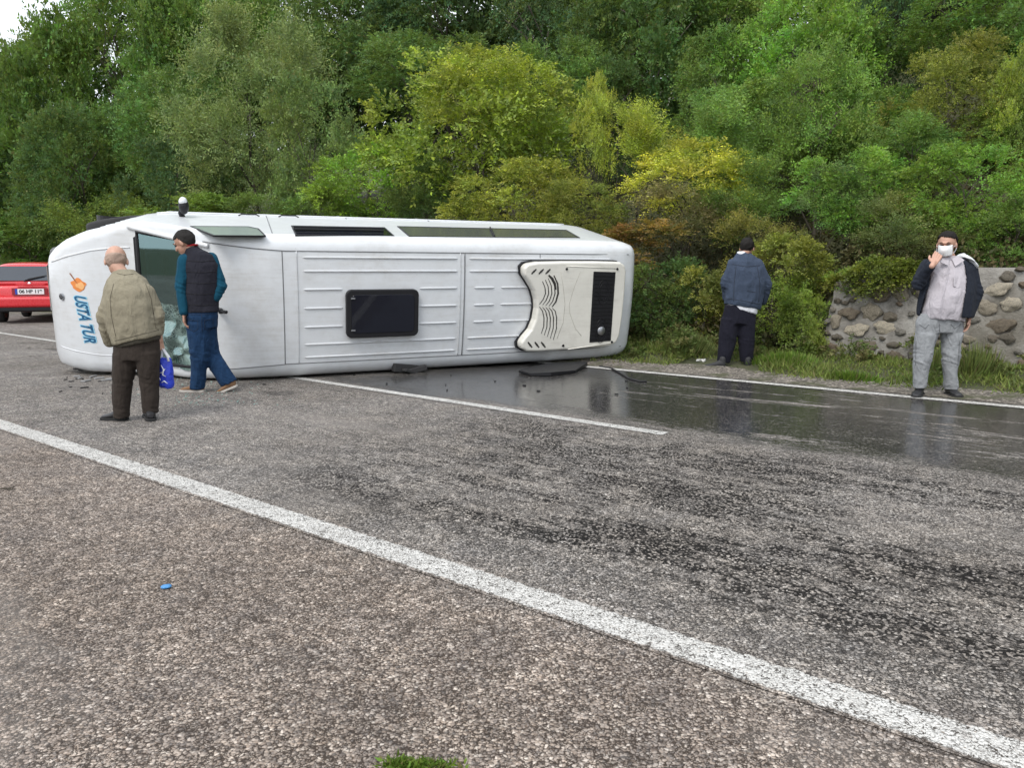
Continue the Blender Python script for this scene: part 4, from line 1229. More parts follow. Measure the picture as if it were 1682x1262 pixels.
# the wood farther up the slope: reads as one mass
def far_wood():
    Vs, Fs, a1, a2 = [], [], [], []
    off = 0; rg = random.Random(5)
    spots = []
    for px in range(150, 1800, 95):
        for q in (25, 31):
            spots.append((px + rg.uniform(-40, 40), q + rg.uniform(-2, 2)))
    spots = [column_xy(max(px, 200), q) + (1.5, 1.0) for px, q in spots]
    # the wood goes on along the road beyond both edges of the picture
    for p_ in range(-100, -31, 5):
        for q_ in (13.5, 18.5): spots.append(pq(p_ + rg.uniform(-1, 1), q_ + rg.uniform(-.5, 1))[:2] + (.8, .8))
    for p_ in range(7, 30, 4):
        for q_ in (14.0, 18.5, 24): spots.append(pq(p_ + rg.uniform(-1, 1), q_ + rg.uniform(-.5, 1))[:2] + (.9, .75))
    for i, (x, y, up_, sc_) in enumerate(spots):
        p_, q_ = to_pq(x, y)
        if p_ < -42 and up_ > 1: continue
        zg = float(hill(p_, q_))
        rr = rg.uniform(2.8, 4.0) * sc_
        V, Fc, r1, r2 = crown_data(100 + i, (rr, rr, rr * 1.25), 1000, 9, .26, nlobe=26, twig=.8, lobe_r=(.18, .34))
        V = V + np.array([x, y, zg + rr * up_])
        Vs.append(V); Fs.append(Fc + off); off += len(V); a1.append(r1); a2.append(r2 * .7 + rg.uniform(0, .3))
    me = big_mesh('upper_wood', np.concatenate(Vs), np.concatenate(Fs), {'leaf': np.concatenate(a1), 'twig': np.concatenate(a2)})
    me.materials.append(LEAF)
    o = link('upper_wood', me)
    o.color = (.085, .14, .06, 1)
    setp(o, 'dark wood filling the upper slope behind the nearer trees', 'wood', kind='stuff')
far_wood()

def patch_leaf_material(name, stops, sc=1.1):
    t = NT(name)
    P = t.n('NewGeometry').outputs['Position']
    a = t.n('Attribute', attribute_name='leaf').outputs['Fac']; b = t.n('Attribute', attribute_name='twig').outputs['Fac']
    c = t.ramp(t.noise(P, sc, 4, .65), stops)
    c = t.n('HueSaturation', {'Hue': t.math('ADD', .48, t.math('MULTIPLY', b, .04)), 'Saturation': 1.0, 'Value': t.math('ADD', .55, t.math('MULTIPLY', a, .9)), 'Color': c}).outputs[0]
    c = t.mix(t.math('MULTIPLY', t.math('GREATER_THAN', b, .90), .7), c, (.24, .19, .09))
    p = t.n('BsdfPrincipled', {'Base Color': c, 'Roughness': .55, 'Specular IOR Level': .3})
    tr = t.n('BsdfTranslucent', {'Color': c})
    return t.surf(t.n('MixShader', {0: .3, 1: p.outputs[0], 2: tr.outputs[0]}).outputs[0])
UND = patch_leaf_material('undergrowth_leaf', [(.3, (.035, .055, .02)), (.45, (.08, .085, .03)), (.58, (.10, .08, .035)), (.7, (.06, .09, .025))])
GRS = patch_leaf_material('grass_blade', [(.32, (.12, .16, .04)), (.46, (.15, .21, .04)), (.58, (.19, .23, .06)), (.7, (.13, .23, .035))], 2.2)

def undergrowth():
    rg = np.random.default_rng(3)
    n = 120000
    p = rg.uniform(-22, 12, n); q = 10.9 + rg.exponential(3.2, n)
    keep = (q < 24)
    p, q = p[keep], q[keep]; n = len(p)
    cl = np.array([noise.noise(Vector((a * .8, b * .8, 0))) for a, b in zip(p[::1], q[::1])])
    hgt = (.12 + .55 * np.clip(cl + .35, 0, 1))
    z = hill(p, q) + rg.uniform(0, 1, n) * hgt
    right = (p > -3.4) & (q < 12)
    z = np.where(right & (q < 11.5), -5, z)
    ok = z > -1; p, q, z = p[ok], q[ok], z[ok]; n = len(p)
    pos = np.stack([DR[0] * p + NR[0] * q, DR[1] * p + NR[1] * q, z], -1)
    d = unit(rg.normal(size=(n, 3)) + np.array([0, 0, .5])); nr = rg.normal(size=(n, 3)) * .6 + np.array([0, 0, 1.0])
    L = rg.uniform(.05, .11, n)
    V, Fc = leaves(pos, d, nr, L, L * .5)
    me = big_mesh('undergrowth', V, Fc, {'leaf': rg.uniform(0, 1, n), 'twig': rg.uniform(0, 1, n)}); me.materials.append(UND)
    setp(link('undergrowth', me), 'low mixed undergrowth covering the bank below the trees', 'undergrowth', kind='stuff')
undergrowth()

def blades(name, p, q, h, wd, lean, mat, seed, zf=None, label=None, cat='grass', **kw):
    rg = np.random.default_rng(seed); n = len(p)
    z = (hill(p, q) if zf is None else zf)
    pos = np.stack([DR[0] * p + NR[0] * q, DR[1] * p + NR[1] * q, z - .01], -1)
    d = unit(np.stack([rg.normal(size=n) * lean, rg.normal(size=n) * lean, np.ones(n)], -1))
    nr = rg.normal(size=(n, 3)) * [1, 1, .1]
    V, Fc = leaves(pos, d, nr, h, wd)
    me = big_mesh(name, V, Fc, {'leaf': rg.uniform(0, 1, n), 'twig': rg.uniform(0, 1, n)}); me.materials.append(mat)
    return setp(link(name, me), label, cat, kind='stuff', **kw)
rg = np.random.default_rng(9)
def nz(p, q, s, o=0.0): return np.array([noise.noise(Vector((a * s + o, b * s, o))) for a, b in zip(p, q)])
n = 95000
p = rg.uniform(-14, 7.0, n); q = rg.uniform(9.0, 11.6, n)
edge = 9.12 + .22 * nz(p, q, .8) + .1 * nz(p, q, 4, 5)
dens = nz(p, q, 1.8, 2)
_bp, _bq = to_pq(*G(1190, 602)[:2])
keep = (q > edge) & ~((np.abs(p - _bp) < .55) & (q < _bq + .16)) & (rg.uniform(0, 1, n) < np.clip((q - edge) * 2.2 + .12, 0, 1) * np.clip(.75 + dens, .15, 1))
p, q, dens = p[keep], q[keep], dens[keep]; n = len(p)
h = rg.uniform(.035, .12, n) * (1 + np.clip((q - 9.4) * .35, 0, .4)) * (1 + 1.1 * np.clip(dens, -.5, .6)) * (1 - .45 * ((p > -4.2) & (q > 10)))
blades('verge_grass', p, q, h, rg.uniform(.007, .016, n), .75, GRS, 4, None, 'rough green grass on the verge between the far edge line and the bank', 'grass')
# tall weed stand in front of the wall, beside the masked man
def stand(name, px, py, w_m, d_m, n, hh, label, seed, mat=None, lean=.3):
    rg = np.random.default_rng(seed)
    g = G(px, py); p0, q0 = to_pq(g[0], g[1])
    p = p0 + rg.normal(size=n) * w_m * .4; q = q0 + rg.normal(size=n) * d_m * .35
    fall = np.exp(-((p - p0) / w_m) ** 2 * 1.5)
    blades(name, p, q, hh * fall * rg.uniform(.5, 1.15, n), rg.uniform(.009, .019, n), lean, mat or GRS, seed, None, label, 'weeds')
TALL = patch_leaf_material('tall_weed', [(.3, (.12, .16, .05)), (.6, (.15, .19, .05)), (.75, (.2, .2, .08))], 2)
BRIGHT = patch_leaf_material('bright_grass', [(.3, (.09, .17, .02)), (.7, (.14, .22, .03))], 2)
stand('tall_weeds', 1605, 628, .34, .3, 420, .42, 'tall feathery green weeds against the wall at the right of the masked man', 51, TALL)
stand('tall_weeds', 1537, 622, .2, .3, 160, .36, 'tall pale green weeds seen between the legs of the masked man', 52, TALL)
stand('tall_weeds', 1290, 606, .6, .4, 1200, .18, 'bright green clump of grass at mid verge between the two standing men', 53, BRIGHT, .4)
stand('tall_weeds', 1400, 626, .5, .25, 800, .12, 'bright green grass strip in front of the left end of the wall', 54, BRIGHT, .4)
stand('tall_weeds', 1130, 590, .4, .4, 1600, .34, 'pale weeds left of the man in the slate jacket', 55, TALL, .35)
def verge_weeds():
    rg = random.Random(12); Vs, Fs, a1, a2 = [], [], [], []; off = 0
    for i in range(80):
        p_ = rg.uniform(-9, 3.5); q_ = rg.uniform(9.5, 11.2)
        if abs(p_ - _bp) < .5 and q_ < _bq + .3: continue
        r_ = rg.uniform(.06, .2)
        V, Fc, r1, r2 = crown_data(900 + i, (r_ * 1.3, r_ * 1.3, r_), 45, 6, rg.uniform(.03, .06), aspect=.55, nlobe=7, twig=r_ * .7, up=.6)
        V = V + np.array(pq(p_, q_, float(hill(p_, q_)) + r_ * .7))
        Vs.append(V); Fs.append(Fc + off); off += len(V); a1.append(r1); a2.append(r2)
    me = big_mesh('verge_weeds', np.concatenate(Vs), np.concatenate(Fs), {'leaf': np.concatenate(a1), 'twig': np.concatenate(a2)}); me.materials.append(UND2)
    setp(link('verge_weeds', me), 'broad-leaved weeds scattered through the verge grass', 'weeds', kind='stuff')
UND2 = patch_leaf_material('weed_leaf', [(.3, (.08, .14, .03)), (.5, (.12, .16, .04)), (.62, (.17, .15, .06)), (.72, (.07, .13, .03))], 2.6)
verge_weeds()
# tuft of weeds in the near asphalt at the lower edge
def tuft():
    rg = np.random.default_rng(8); n = 620
    a = G(640, 1258); b = G(770, 1262)
    t = rg.beta(1.1, 2.2, n)
    pos = np.outer(1 - t, a) + np.outer(t, b) + rg.normal(size=(n, 3)) * [.02, .010, 0]
    pos[:, 2] = 0
    d = unit(rg.normal(size=(n, 3)) * [.9, .9, .25] + [0, 0, .55]); L = rg.uniform(.010, .030, n)
    V, Fc = leaves(pos, d, rg.normal(size=(n, 3)), L, L * .28)
    me = big_mesh('weed_tuft', V, Fc, {'leaf': rg.uniform(0, 1, n), 'twig': rg.uniform(0, 1, n)}); me.materials.append(BRIGHT)
    setp(link('weed_tuft', me), 'small green weed tuft in the asphalt at the lower edge of the picture', 'weeds', kind='stuff')
tuft()

# ------------------------------------------------------------------ retaining wall
def mortar_material():
    t = NT('mortar')
    P = t.n('TexCoord').outputs['Object']
    n1 = t.noise(P, 3.0, 6, .7); n2 = t.noise(P, 35, 4, .7); n3 = t.noise(P, .8, 3)
    c = t.ramp(n1, [(.3, (.13, .12, .105)), (.5, (.25, .235, .21)), (.7, (.38, .365, .335))])
    c = t.mix(t.math('MULTIPLY', t.sstep(n3, .5, .62), .4), c, (.10, .085, .05))
    t.pbr(Base_Color=c, Roughness=.95, Normal=t.bump(t.math('ADD', n2, n1), .8, .03))
    return t.m
MORTAR = mortar_material()
def stone_material():
    t = NT('wall_stone')
    P = t.n('TexCoord').outputs['Object']
    oc = t.n('ObjectInfo').outputs['Color']
    n1 = t.noise(P, 5, 6, .7, .8); n2 = t.noise(P, 22, 4, .7)
    c = t.mix(1.0, oc, t.ramp(n1, [(.3, (.45, .42, .38)), (.5, (.95, .93, .9)), (.68, (1.25, 1.2, 1.1))]), 'MULTIPLY')
    c = t.mix(t.math('MULTIPLY', t.sstep(n2, .56, .66), .7), c, (.06, .055, .04))
    t.pbr(Base_Color=c, Roughness=.9, Normal=t.bump(t.math('ADD', n1, n2), .9, .04))
    return t.m
STONE = stone_material()
def wall():
    q0 = 11.02
    x, y = column_xy(1357, q0); p0, _ = to_pq(x, y)
    Lw, Hw, batter = 14.0, 1.38, .16
    e = empty('retaining_wall', pq(p0, q0, 0), math.atan2(DR[1], DR[0]), 'grey mortared stone retaining wall at the foot of the bank on the right', 'wall')
    # local: x along, y back, z up
    def topz(a):
        return Hw - .26 * math.exp(-a / .8) + .03 * math.sin(a * 2.1)
    nx, nz_ = 150, 16
    v, f = [], []
    for i in range(nx + 1):
        a = Lw * i / nx
        for j in range(nz_ + 1):
            z = topz(a) * j / nz_ - (.12 if j == 0 else 0)
            w = noise.noise(Vector((a * 2.2, z * 2.2, 3))) * .035 + noise.noise(Vector((a * 8, z * 8, 1))) * .012
            xe = a + (.12 * (z / Hw) if i == 0 else 0) + (noise.noise(Vector((0, z * 5, 9))) * .06 if i == 0 else 0)
            v.append((xe, batter * z / Hw - w, z))
        v.append((a, .55, topz(a) + .01))
    m = nz_ + 2
    for i in range(nx):
        for j in range(m - 1):
            k = i * m + j
            f.append((k, k + m, k + m + 1, k + 1))
    b = len(v); v.append((.1, .6, -.1)); 
    f.append(tuple(range(0, m)) + (b,))
    pyd('mortar_face', v, f, MORTAR, e, True)
    # stones
    meshes = []
    for s in range(9):
        bm = bmesh.new(); bmesh.ops.create_icosphere(bm, subdivisions=3, radius=1)
        for w_ in bm.verts:
            c_ = w_.co.copy()
            k = 1 + .38 * noise.noise(c_ * 1.5 + Vector((s * 7, 0, 0))) + .22 * noise.noise(c_ * 3.2 + Vector((0, s * 5, 0)))
            for nn in range(3):   # broken flat facets
                pl = Vector((math.sin(s * 3 + nn * 2.1), math.cos(s * 2 + nn * 1.7), math.sin(s + nn * 2.9))).normalized()
                if c_.dot(pl) > .72: k *= .72 / c_.dot(pl)
            w_.co = c_ * k
        me = bpy.data.meshes.new('stone'); bm.to_mesh(me); bm.free(); smooth(me); me.materials.append(STONE); meshes.append(me)
    rg = random.Random(21)
    placed = []
    cols = [(.17, .15, .12), (.22, .20, .17), (.15, .135, .11), (.26, .23, .18), (.19, .15, .11), (.2, .19, .17), (.13, .115, .09)]
    # the pale stones that stand out in the photograph: px, py, half width px, half height px
    fixed = [(1408, 541, 17, 10), (1453, 538, 15, 9), (1636, 475, 22, 10), (1662, 500, 14, 11), (1620, 505, 13, 10), (1432, 512, 13, 13), (1588, 556, 10, 7), (1374, 528, 8, 10), (1482, 480, 12, 12), (1470, 585, 11, 9), (1445, 485, 13, 9), (1365, 590, 9, 8), (1420, 570, 16, 9), (1395, 515, 13, 9), (1640, 535, 20, 12), (1655, 620, 8, 8), (1676, 442, 7, 4)]
    def face_pt(px, py):
        d = ray(px, py)
        # intersect with the battered plane in road coordinates: q - batter*z/Hw = q0
        dq = NR[0] * d[0] + NR[1] * d[1]
        t = (q0 + batter * CH / Hw) / (dq - batter * d[2] / Hw)
        P = np.array([d[0] * t, d[1] * t, CH + d[2] * t]); pp, _ = to_pq(P[0], P[1])
        return pp - p0, P[2], P[1]
    def put(a, z, rx, rz_, col):
        o = link('stone', meshes[rg.randrange(9)], None, e)
        o.location = (a, batter * z / Hw - .015, z)
        o.rotation_euler = (rg.uniform(-.2, .2), rg.uniform(-.35, .35), rg.uniform(-.3, .3))
        o.scale = (rx, .042, rz_); o.color = (*col, 1)
        placed.append((a, z, rx, rz_))
    for i, (px, py, wpx, hpx) in enumerate(fixed):
        a, z, Y = face_pt(px, py)
        pale = (.66, .60, .49) if i in (0, 1, 2, 3, 15) else ((.46, .41, .33) if i < 9 else (.25, .21, .16))
        put(a, z, wpx * Y / F * 1.15, hpx * Y / F * 1.1, pale)
    tries = 0
    while tries < 9000 and len(placed) < 290:
        tries += 1
        rx = rg.uniform(.035, .12) * (1 if tries < 3000 else .7); rz_ = rx * rg.uniform(.5, .95)
        a = rg.uniform(.05, 8.0); z = rg.uniform(.02, topz(a) - .04)
        if any(abs(a - b_) < (rx + c_) * .86 and abs(z - d_) < (rz_ + g_) * .86 for b_, d_, c_, g_ in placed): continue
        put(a, z, rx, rz_, tuple(v * 1.5 for v in rg.choice(cols)))
    iv = link('ivy_mat', IVY, None, None)
    gx, gy = column_xy(1445, q0 + .1); iv.location = (gx, gy, 1.20); iv.rotation_euler = (0, R(-4), math.atan2(DR[1], DR[0])); iv.scale = (.72, .8, .62)
    iv.color = (.13, .155, .03, 1)
    setp(iv, 'yellow-green ivy mat hanging over the top of the stone wall left of the masked man', 'ivy')
wall()
#@@PART3@@
# ------------------------------------------------------------------ people
SKIN = flat('skin', (.42, .23, .16), .5, var=.1, scale=20)
SKIN2 = flat('skin_pale', (.50, .29, .21), .5, var=.1, scale=20)
def W(px, py, Y):
    """place at the world depth Y that shows at a pixel"""
    d = ray(px, py); t = Y / d[1]
    return Vector((d[0] * t, Y, CH + d[2] * t))
def frame_of(f, up=(0, 0, 1)):
    f = Vector(f).normalized(); r = f.cross(Vector(up)).normalized(); u = r.cross(f)
    return Matrix(((r.x, f.x, u.x), (r.y, f.y, u.y), (r.z, f.z, u.z))).to_4x4()
class Person:
    def __init__(s, px, py, Y, label, group=None):
        s.Y = Y; s.base = W(px, py, Y); s.base.z = 0
        s.e = empty('person', s.base, 0, label, 'person', group)
        s.z0 = 0
    def at(s, px, py, dy=0.0): return W(px, py, s.Y + dy) - s.base
    def m(s, wpx): return wpx * s.Y / F
    def ring(s, l, lpy, r, rpy, dy, ry, tilt=0.0):
        a, b = s.at(l, lpy, dy), s.at(r, rpy, dy)
        return ((a + b) / 2, (b - a) / 2, Vector((0, ry, tilt)))
def wrinkle(amp, sc=5.0, seed=0.0, elbows=()):
    def f(c):
        v = Vector((c.x * sc * 1.5, c.y * sc * 1.5, c.z * sc * .75)) + Vector((seed, seed * 2, 0))
        n = 1 - abs(noise.noise(v)) * 2.6
        d = amp * (n - .3) + amp * .35 * noise.noise(c * sc * 3.3)
        for e, r in elbows:
            k = (c - e).length / r
            if k < 1: d += amp * 3.2 * noise.noise(Vector((c.x * 9 + seed, c.y * 9, c.z * 42 + c.x * 14))) * (1 - k)
        return d
    return f
HS = 1.10
def head_shapes(bm, c, M):
    T = Matrix.Translation(c) @ M @ Matrix.Scale(HS, 4)
    def E(off, r, rot=None):
        q = bmesh.ops.create_icosphere(bm, subdivisions=3, radius=1)
        m = T @ Matrix.Translation(Vector(off)) @ (rot or Matrix.Identity(4)) @ Matrix.Diagonal((*r, 1))
        bmesh.ops.transform(bm, matrix=m, verts=q['verts'])
    E((0, -.012, .025), (.076, .095, .092))           # skull
    E((0, .022, -.035), (.058, .068, .075))           # face
    E((0, .045, -.085), (.036, .036, .028))           # chin
    E((0, .082, .022), (.046, .016, .012))            # brow
    E((0, .094, -.018), (.011, .018, .024), Matrix.Rotation(.25, 4, 'X'))   # nose
    E((0, .103, -.032), (.015, .013, .010))
    E((.031, .072, -.028), (.022, .016, .018)); E((-.031, .072, -.028), (.022, .016, .018))   # cheeks
    E((0, .082, -.063), (.023, .012, .008))           # lips
    for sg in (1, -1):
        E((.077 * sg, -.008, -.012), (.010, .018, .031), Matrix.Rotation(-.2, 4, 'X'))        # ears
def hair_mesh(c, M, mat, parent, thick=.010, hairline=.045, back=-.07, top=True, name='hair'):
    bm = bmesh.new(); bmesh.ops.create_icosphere(bm, subdivisions=5, radius=1)
    kill = []
    for v in bm.verts:
        p = Vector((v.co.x * (.078 + thick), -.014 + v.co.y * (.097 + thick), .026 + v.co.z * (.092 + thick)))
        n_ = abs(noise.noise(Vector((p.x * 120, p.y * 45, p.z * 45)))) * .007 + noise.noise(p * 24) * .007
        p = p + v.co * n_
        lim = hairline + (0 if p.y > .02 else (p.y - .02) * 1.55)
        lim = max(lim, back) + noise.noise(p * 30) * .012 + noise.noise(p * 110) * .012 - (max(0, abs(p.x) - .045) * .8 if p.y > .02 else 0)
        if p.z < lim or (not top and p.z > .02): kill.append(v)
        v.co = p
    bmesh.ops.delete(bm, geom=kill, context='VERTS')
    bmesh.ops.transform(bm, matrix=Matrix.Translation(c) @ M @ Matrix.Scale(HS, 4), verts=bm.verts)
    o = bmo(name, bm, mat, parent, True)
    s_ = o.modifiers.new('s', 'SOLIDIFY'); s_.thickness = .012; s_.offset = -1
    return o
def eyes(c, M, parent):
    for sg in (1, -1):
        bm = bmesh.new(); add_ball(bm, (0, 0, 0), .0115, sub=2)
        bmesh.ops.transform(bm, matrix=Matrix.Translation(c) @ M @ Matrix.Scale(HS, 4) @ Matrix.Translation((.030 * sg, .079, .004)), verts=bm.verts)
        bmo('eye', bm, EYEM, parent, True)
        bm = bmesh.new(); add_tube(bm, [Vector((.014 * sg, .094, .024)), Vector((.03 * sg, .093, .029)), Vector((.047 * sg, .082, .024))], [.003, .005, .002], 6)
        bmesh.ops.transform(bm, matrix=Matrix.Translation(c) @ M @ Matrix.Scale(HS, 4), verts=bm.verts)
        bmo('eyebrow', bm, HAIRK, parent, True)
EYEM = flat('eye_dark', (.03, .02, .015), .2)
HAIRK = flat('black_hair', (.015, .013, .012), .7, bump=.8, bscale=70, spec=.15)
HAIRG = flat('grey_hair', (.40, .29, .23), .8, bump=.5, bscale=90)
HAIRD = flat('dark_grey_hair', (.025, .023, .022), .8, bump=.8, bscale=70, spec=.15)
def hand_shapes(bm, wrist, d, pn, curl=.5, thumb=1, s=1.0):
    """palm with four unequal fingers and a thumb; d points to the fingers, pn out of the palm"""
    d = Vector(d).normalized(); pn = Vector(pn); pn = (pn - d * pn.dot(d)).normalized(); sdv = d.cross(pn).normalized() * thumb
    w = Vector(wrist)
    for k in range(4):
        a = w + sdv * (.012 - .010 * k) * s; b = w + (d * .082 + sdv * (.030 - .020 * k)) * s
        add_cap(bm, a, .013 * s, b, .0115 * s, 10)
    add_cap(bm, w - d * .03 * s, .024 * s, w + d * .012 * s, .024 * s, 12)
    Ls = [(.040, .024, .018), (.044, .028, .019), (.041, .026, .018), (.031, .019, .016)]
    for k, (l1, l2, l3) in enumerate(Ls):
        p = w + (d * .082 + sdv * (.030 - .020 * k)) * s; a_ = curl * (.5 + .08 * k)
        dir_ = d.copy(); r_ = .0092 * s
        for j, l in enumerate((l1, l2, l3)):
            ang = a_ * (1.0 if j else .8)
            dir_ = (dir_ * math.cos(ang) + pn * math.sin(ang)).normalized() if j == 0 else (Matrix.Rotation(0, 3, 'X') @ dir_)
            if j: 
                perp = pn * math.cos(ang * j + a_ * .8) - d * math.sin(ang * j + a_ * .8)
                dir_ = (dir_ * math.cos(ang) + perp * math.sin(ang)).normalized()
            q = p + dir_ * l * s
            add_cap(bm, p, r_, q, r_ * .93, 10); p = q; r_ *= .93
    p = w + (d * .015 + sdv * .022) * s
    q = p + (d * .030 + sdv * .028 + pn * .012) * s; r2 = q + (d * .030 + sdv * .006 + pn * .012) * s
    add_cap(bm, p, .014 * s, q, .011 * s, 10); add_cap(bm, q, .011 * s, r2, .0088 * s, 10)
def body_mesh(P, head_c, headM, neck, shoulders, elbows, wrists, hips, knees, ankles, hands, skin):
    ms = []
    bm = bmesh.new()
    cs = (shoulders[0] + shoulders[1]) / 2; ch = (hips[0] + hips[1]) / 2
    add_cap(bm, cs - Vector((0, 0, .10)), .10, ch + Vector((0, 0, .09)), .085, 16)
    add_cap(bm, shoulders[0], .05, shoulders[1], .05, 14)
    add_cap(bm, neck, .055, head_c + headM.to_3x3() @ Vector((0, -.03, -.06)), .05, 14)
    add_cap(bm, cs, .06, neck, .056, 14)
    for i in (0, 1):
        add_cap(bm, shoulders[i], .042, elbows[i], .036, 12); add_cap(bm, elbows[i], .036, wrists[i], .026, 12)
        add_cap(bm, hips[i], .055, knees[i], .038, 12); add_cap(bm, knees[i], .038, ankles[i], .032, 12)
    ms.append(remesh(bm, .012, 2))
    bm = bmesh.new(); head_shapes(bm, head_c, headM)
    add_cap(bm, neck, .052, head_c + headM.to_3x3() @ Vector((0, -.03, -.05)), .05, 14)
    ms.append(remesh(bm, .0055, 3))
    for h in hands:
        bm = bmesh.new(); hand_shapes(bm, *h[:3], **h[3]); ms.append(remesh(bm, .0036, 2))
    me = join_meshes('body', ms)
    return link('body', me, skin, P.e)
def garment(P, name, mat, fill, voxel=.011, amp=.007, sc=5.0, seed=0.0, elbows=(), it=3, parent=None, cut=None, thick=0):
    bm = bmesh.new(); fill(bm)
    me = remesh(bm, voxel, it, wrinkle(amp, sc, seed, elbows))
    if cut:
        bm = bmesh.new(); bm.from_mesh(me)
        bmesh.ops.delete(bm, geom=[f for f in bm.faces if cut(f.calc_center_median(), f.normal)], context='FACES')
        bm.to_mesh(me); bm.free(); smooth(me)
    o = link(name, me, mat, parent or P.e)
    if thick:
        s_ = o.modifiers.new('s', 'SOLIDIFY'); s_.thickness = thick; s_.offset = -1
    return o
from mathutils.bvhtree import BVHTree
def seams(P, o, lines, mat, w=.0028, name='seam'):
    """stitched seams laid on to a garment where these lines of sight meet it"""
    bt = BVHTree.FromObject(o, bpy.context.evaluated_depsgraph_get())
    for pts in lines:
        out = []
        for (a, b), (c, d) in zip(pts[:-1], pts[1:]):
            for i in range(9):
                px, py = a + (c - a) * i / 8, b + (d - b) * i / 8
                org = Vector((0, 0, CH)) - P.base; dr = Vector(ray(px, py)).normalized()
                h = bt.ray_cast(org, dr)
                if h[0] is not None: out.append(h[0] + h[1] * .001)
        if len(out) > 3:
            bm = bmesh.new(); add_tube(bm, out, w, 5); bmo(name, bm, mat, o, True)
def shoe(P, heel, toe, mat, solemat, hgt=.075, wd=.047, name='shoe', lift=0.0):
    heel, toe = Vector(heel), Vector(toe); heel.z = lift; toe.z = 0 if lift == 0 else toe.z
    d = (toe - heel); L = max(d.length, .22); d.normalize(); up = Vector((0, 0, 1)); r = d.cross(up).normalized(); up = r.cross(d)
    def p(a, b, c): return heel + d * a * L + r * b + up * c
    bm = bmesh.new()
    rr = []
    for a, w_, z0, z1 in ((-.06, .5, .03, .07), (0, .8, .018, .10), (.12, .9, .016, .105), (.30, .9, .016, .095), (.5, .95, .015, .07), (.7, 1.08, .014, .055), (.88, .95, .014, .045), (1.0, .5, .016, .03)):
        rr.append((p(a, 0, (z0 + z1) / 2), r * wd * w_, up * (z1 - z0) / 2 * 1.1))
    add_loft(bm, rr, 16)
    add_cap(bm, p(.08, 0, .07), .042, p(.08, 0, .12), .042, 12)
    me = remesh(bm, .007, 3); o = link(name, me, mat, P.e)
    bm = bmesh.new(); out = []
    for a, w_ in ((-.09, .45), (-.05, .75), (.1, .92), (.35, .88), (.55, 1.0), (.75, 1.13), (.92, .95), (1.02, .5)):
        out.append((a, w_))
    vs = [p(a, w_ * wd * 1.06, 0) for a, w_ in out] + [p(a, -w_ * wd * 1.06, 0) for a, w_ in out[::-1]]
    lo = [bm.verts.new(v) for v in vs]; hi = [bm.verts.new(v + up * .024) for v in vs]; n = len(vs)
    for i in range(n): bm.faces.new((lo[i], lo[(i + 1) % n], hi[(i + 1) % n], hi[i]))
    bm.faces.new(lo[::-1]); bm.faces.new(hi)
    bevel_mod(bmo('sole', bm, solemat, o), .004)
    return o

# ---- old man in the khaki jacket
P = Person(217, 692, 6.36, 'bald old man seen from behind in khaki jacket and brown trousers, looking at the windscreen')
A = P.at
hc = A(191, 429, .10); hM = frame_of((-.42, .80, -.42))
neck = A(203, 452, .05)
sh = (A(186, 474), A(240, 480)); el = (A(173, 522, -.02), A(259, 520, .03)); wr = (A(187, 560, .12), A(262, 556, .10))
hp = (A(207, 575, .02), A(241, 575, .02)); kn = (A(203, 625, .01), A(243, 622, .03)); an = (A(201, 680), A(247, 677, .03))
body_mesh(P, hc, hM, neck, sh, el, wr, hp, kn, an,
          [(wr[0], (.5, .3, -.6), (.6, .6, 0), dict(curl=.5, thumb=-1)), (wr[1] + Vector((.004, 0, -.01)), (.06, .05, -1), (-.9, .1, 0), dict(curl=1.25, thumb=-1))], SKIN2)
hair_mesh(hc, hM, HAIRG, P.e, thick=.001, hairline=-.03, back=-.075, top=False)
KH = cloth('khaki_jacket', (.25, .225, .165), .55, fscale=6)
BRN_T = cloth('brown_trousers', (.040, .032, .027), .4, fscale=8)
def f(bm):
    add_loft(bm, [P.ring(196, 441, 217, 443, .07, .055), P.ring(187, 447, 224, 448, .06, .085), P.ring(179, 459, 238, 459, .03, .13), P.ring(173, 475, 248, 476, 0, .155), P.ring(171, 500, 254, 500, -.01, .165),
                  P.ring(174, 525, 259, 523, .0, .17), P.ring(180, 545, 262, 541, .0, .165), P.ring(185, 560, 264, 548, .0, .155), P.ring(187, 568, 264, 551, .0, .15)], 28)
    add_cap(bm, sh[0] + Vector((.01, 0, -.01)), .072, el[0], .066); add_cap(bm, el[0], .066, wr[0] + Vector((-.01, -.06, 0)), .052)
    add_cap(bm, sh[1], .072, el[1] + Vector((-.005, 0, 0)), .064); add_cap(bm, el[1], .062, wr[1] + Vector((-.012, 0, .05)), .046)
jk = garment(P, 'jacket', KH, f, .0105, .0075, 4.5, 1.3, [(el[0], .14), (el[1], .14)], it=3)
seams(P, jk, [[(187, 466), (181, 490), (183, 520), (190, 552)], [(239, 466), (248, 490), (252, 515), (256, 540)], [(189, 560), (225, 551), (261, 542)], [(192, 449), (204, 452), (219, 450)]], flat('khaki_seam', (.12, .105, .075), .9))
garment(P, 'jacket_hem', cloth('dark_lining', (.05, .045, .035), .2), lambda bm: add_loft(bm, [P.ring(190, 564, 262, 546, .0, .135), P.ring(190, 573, 263, 558, .0, .135)], 24), .011, .003)
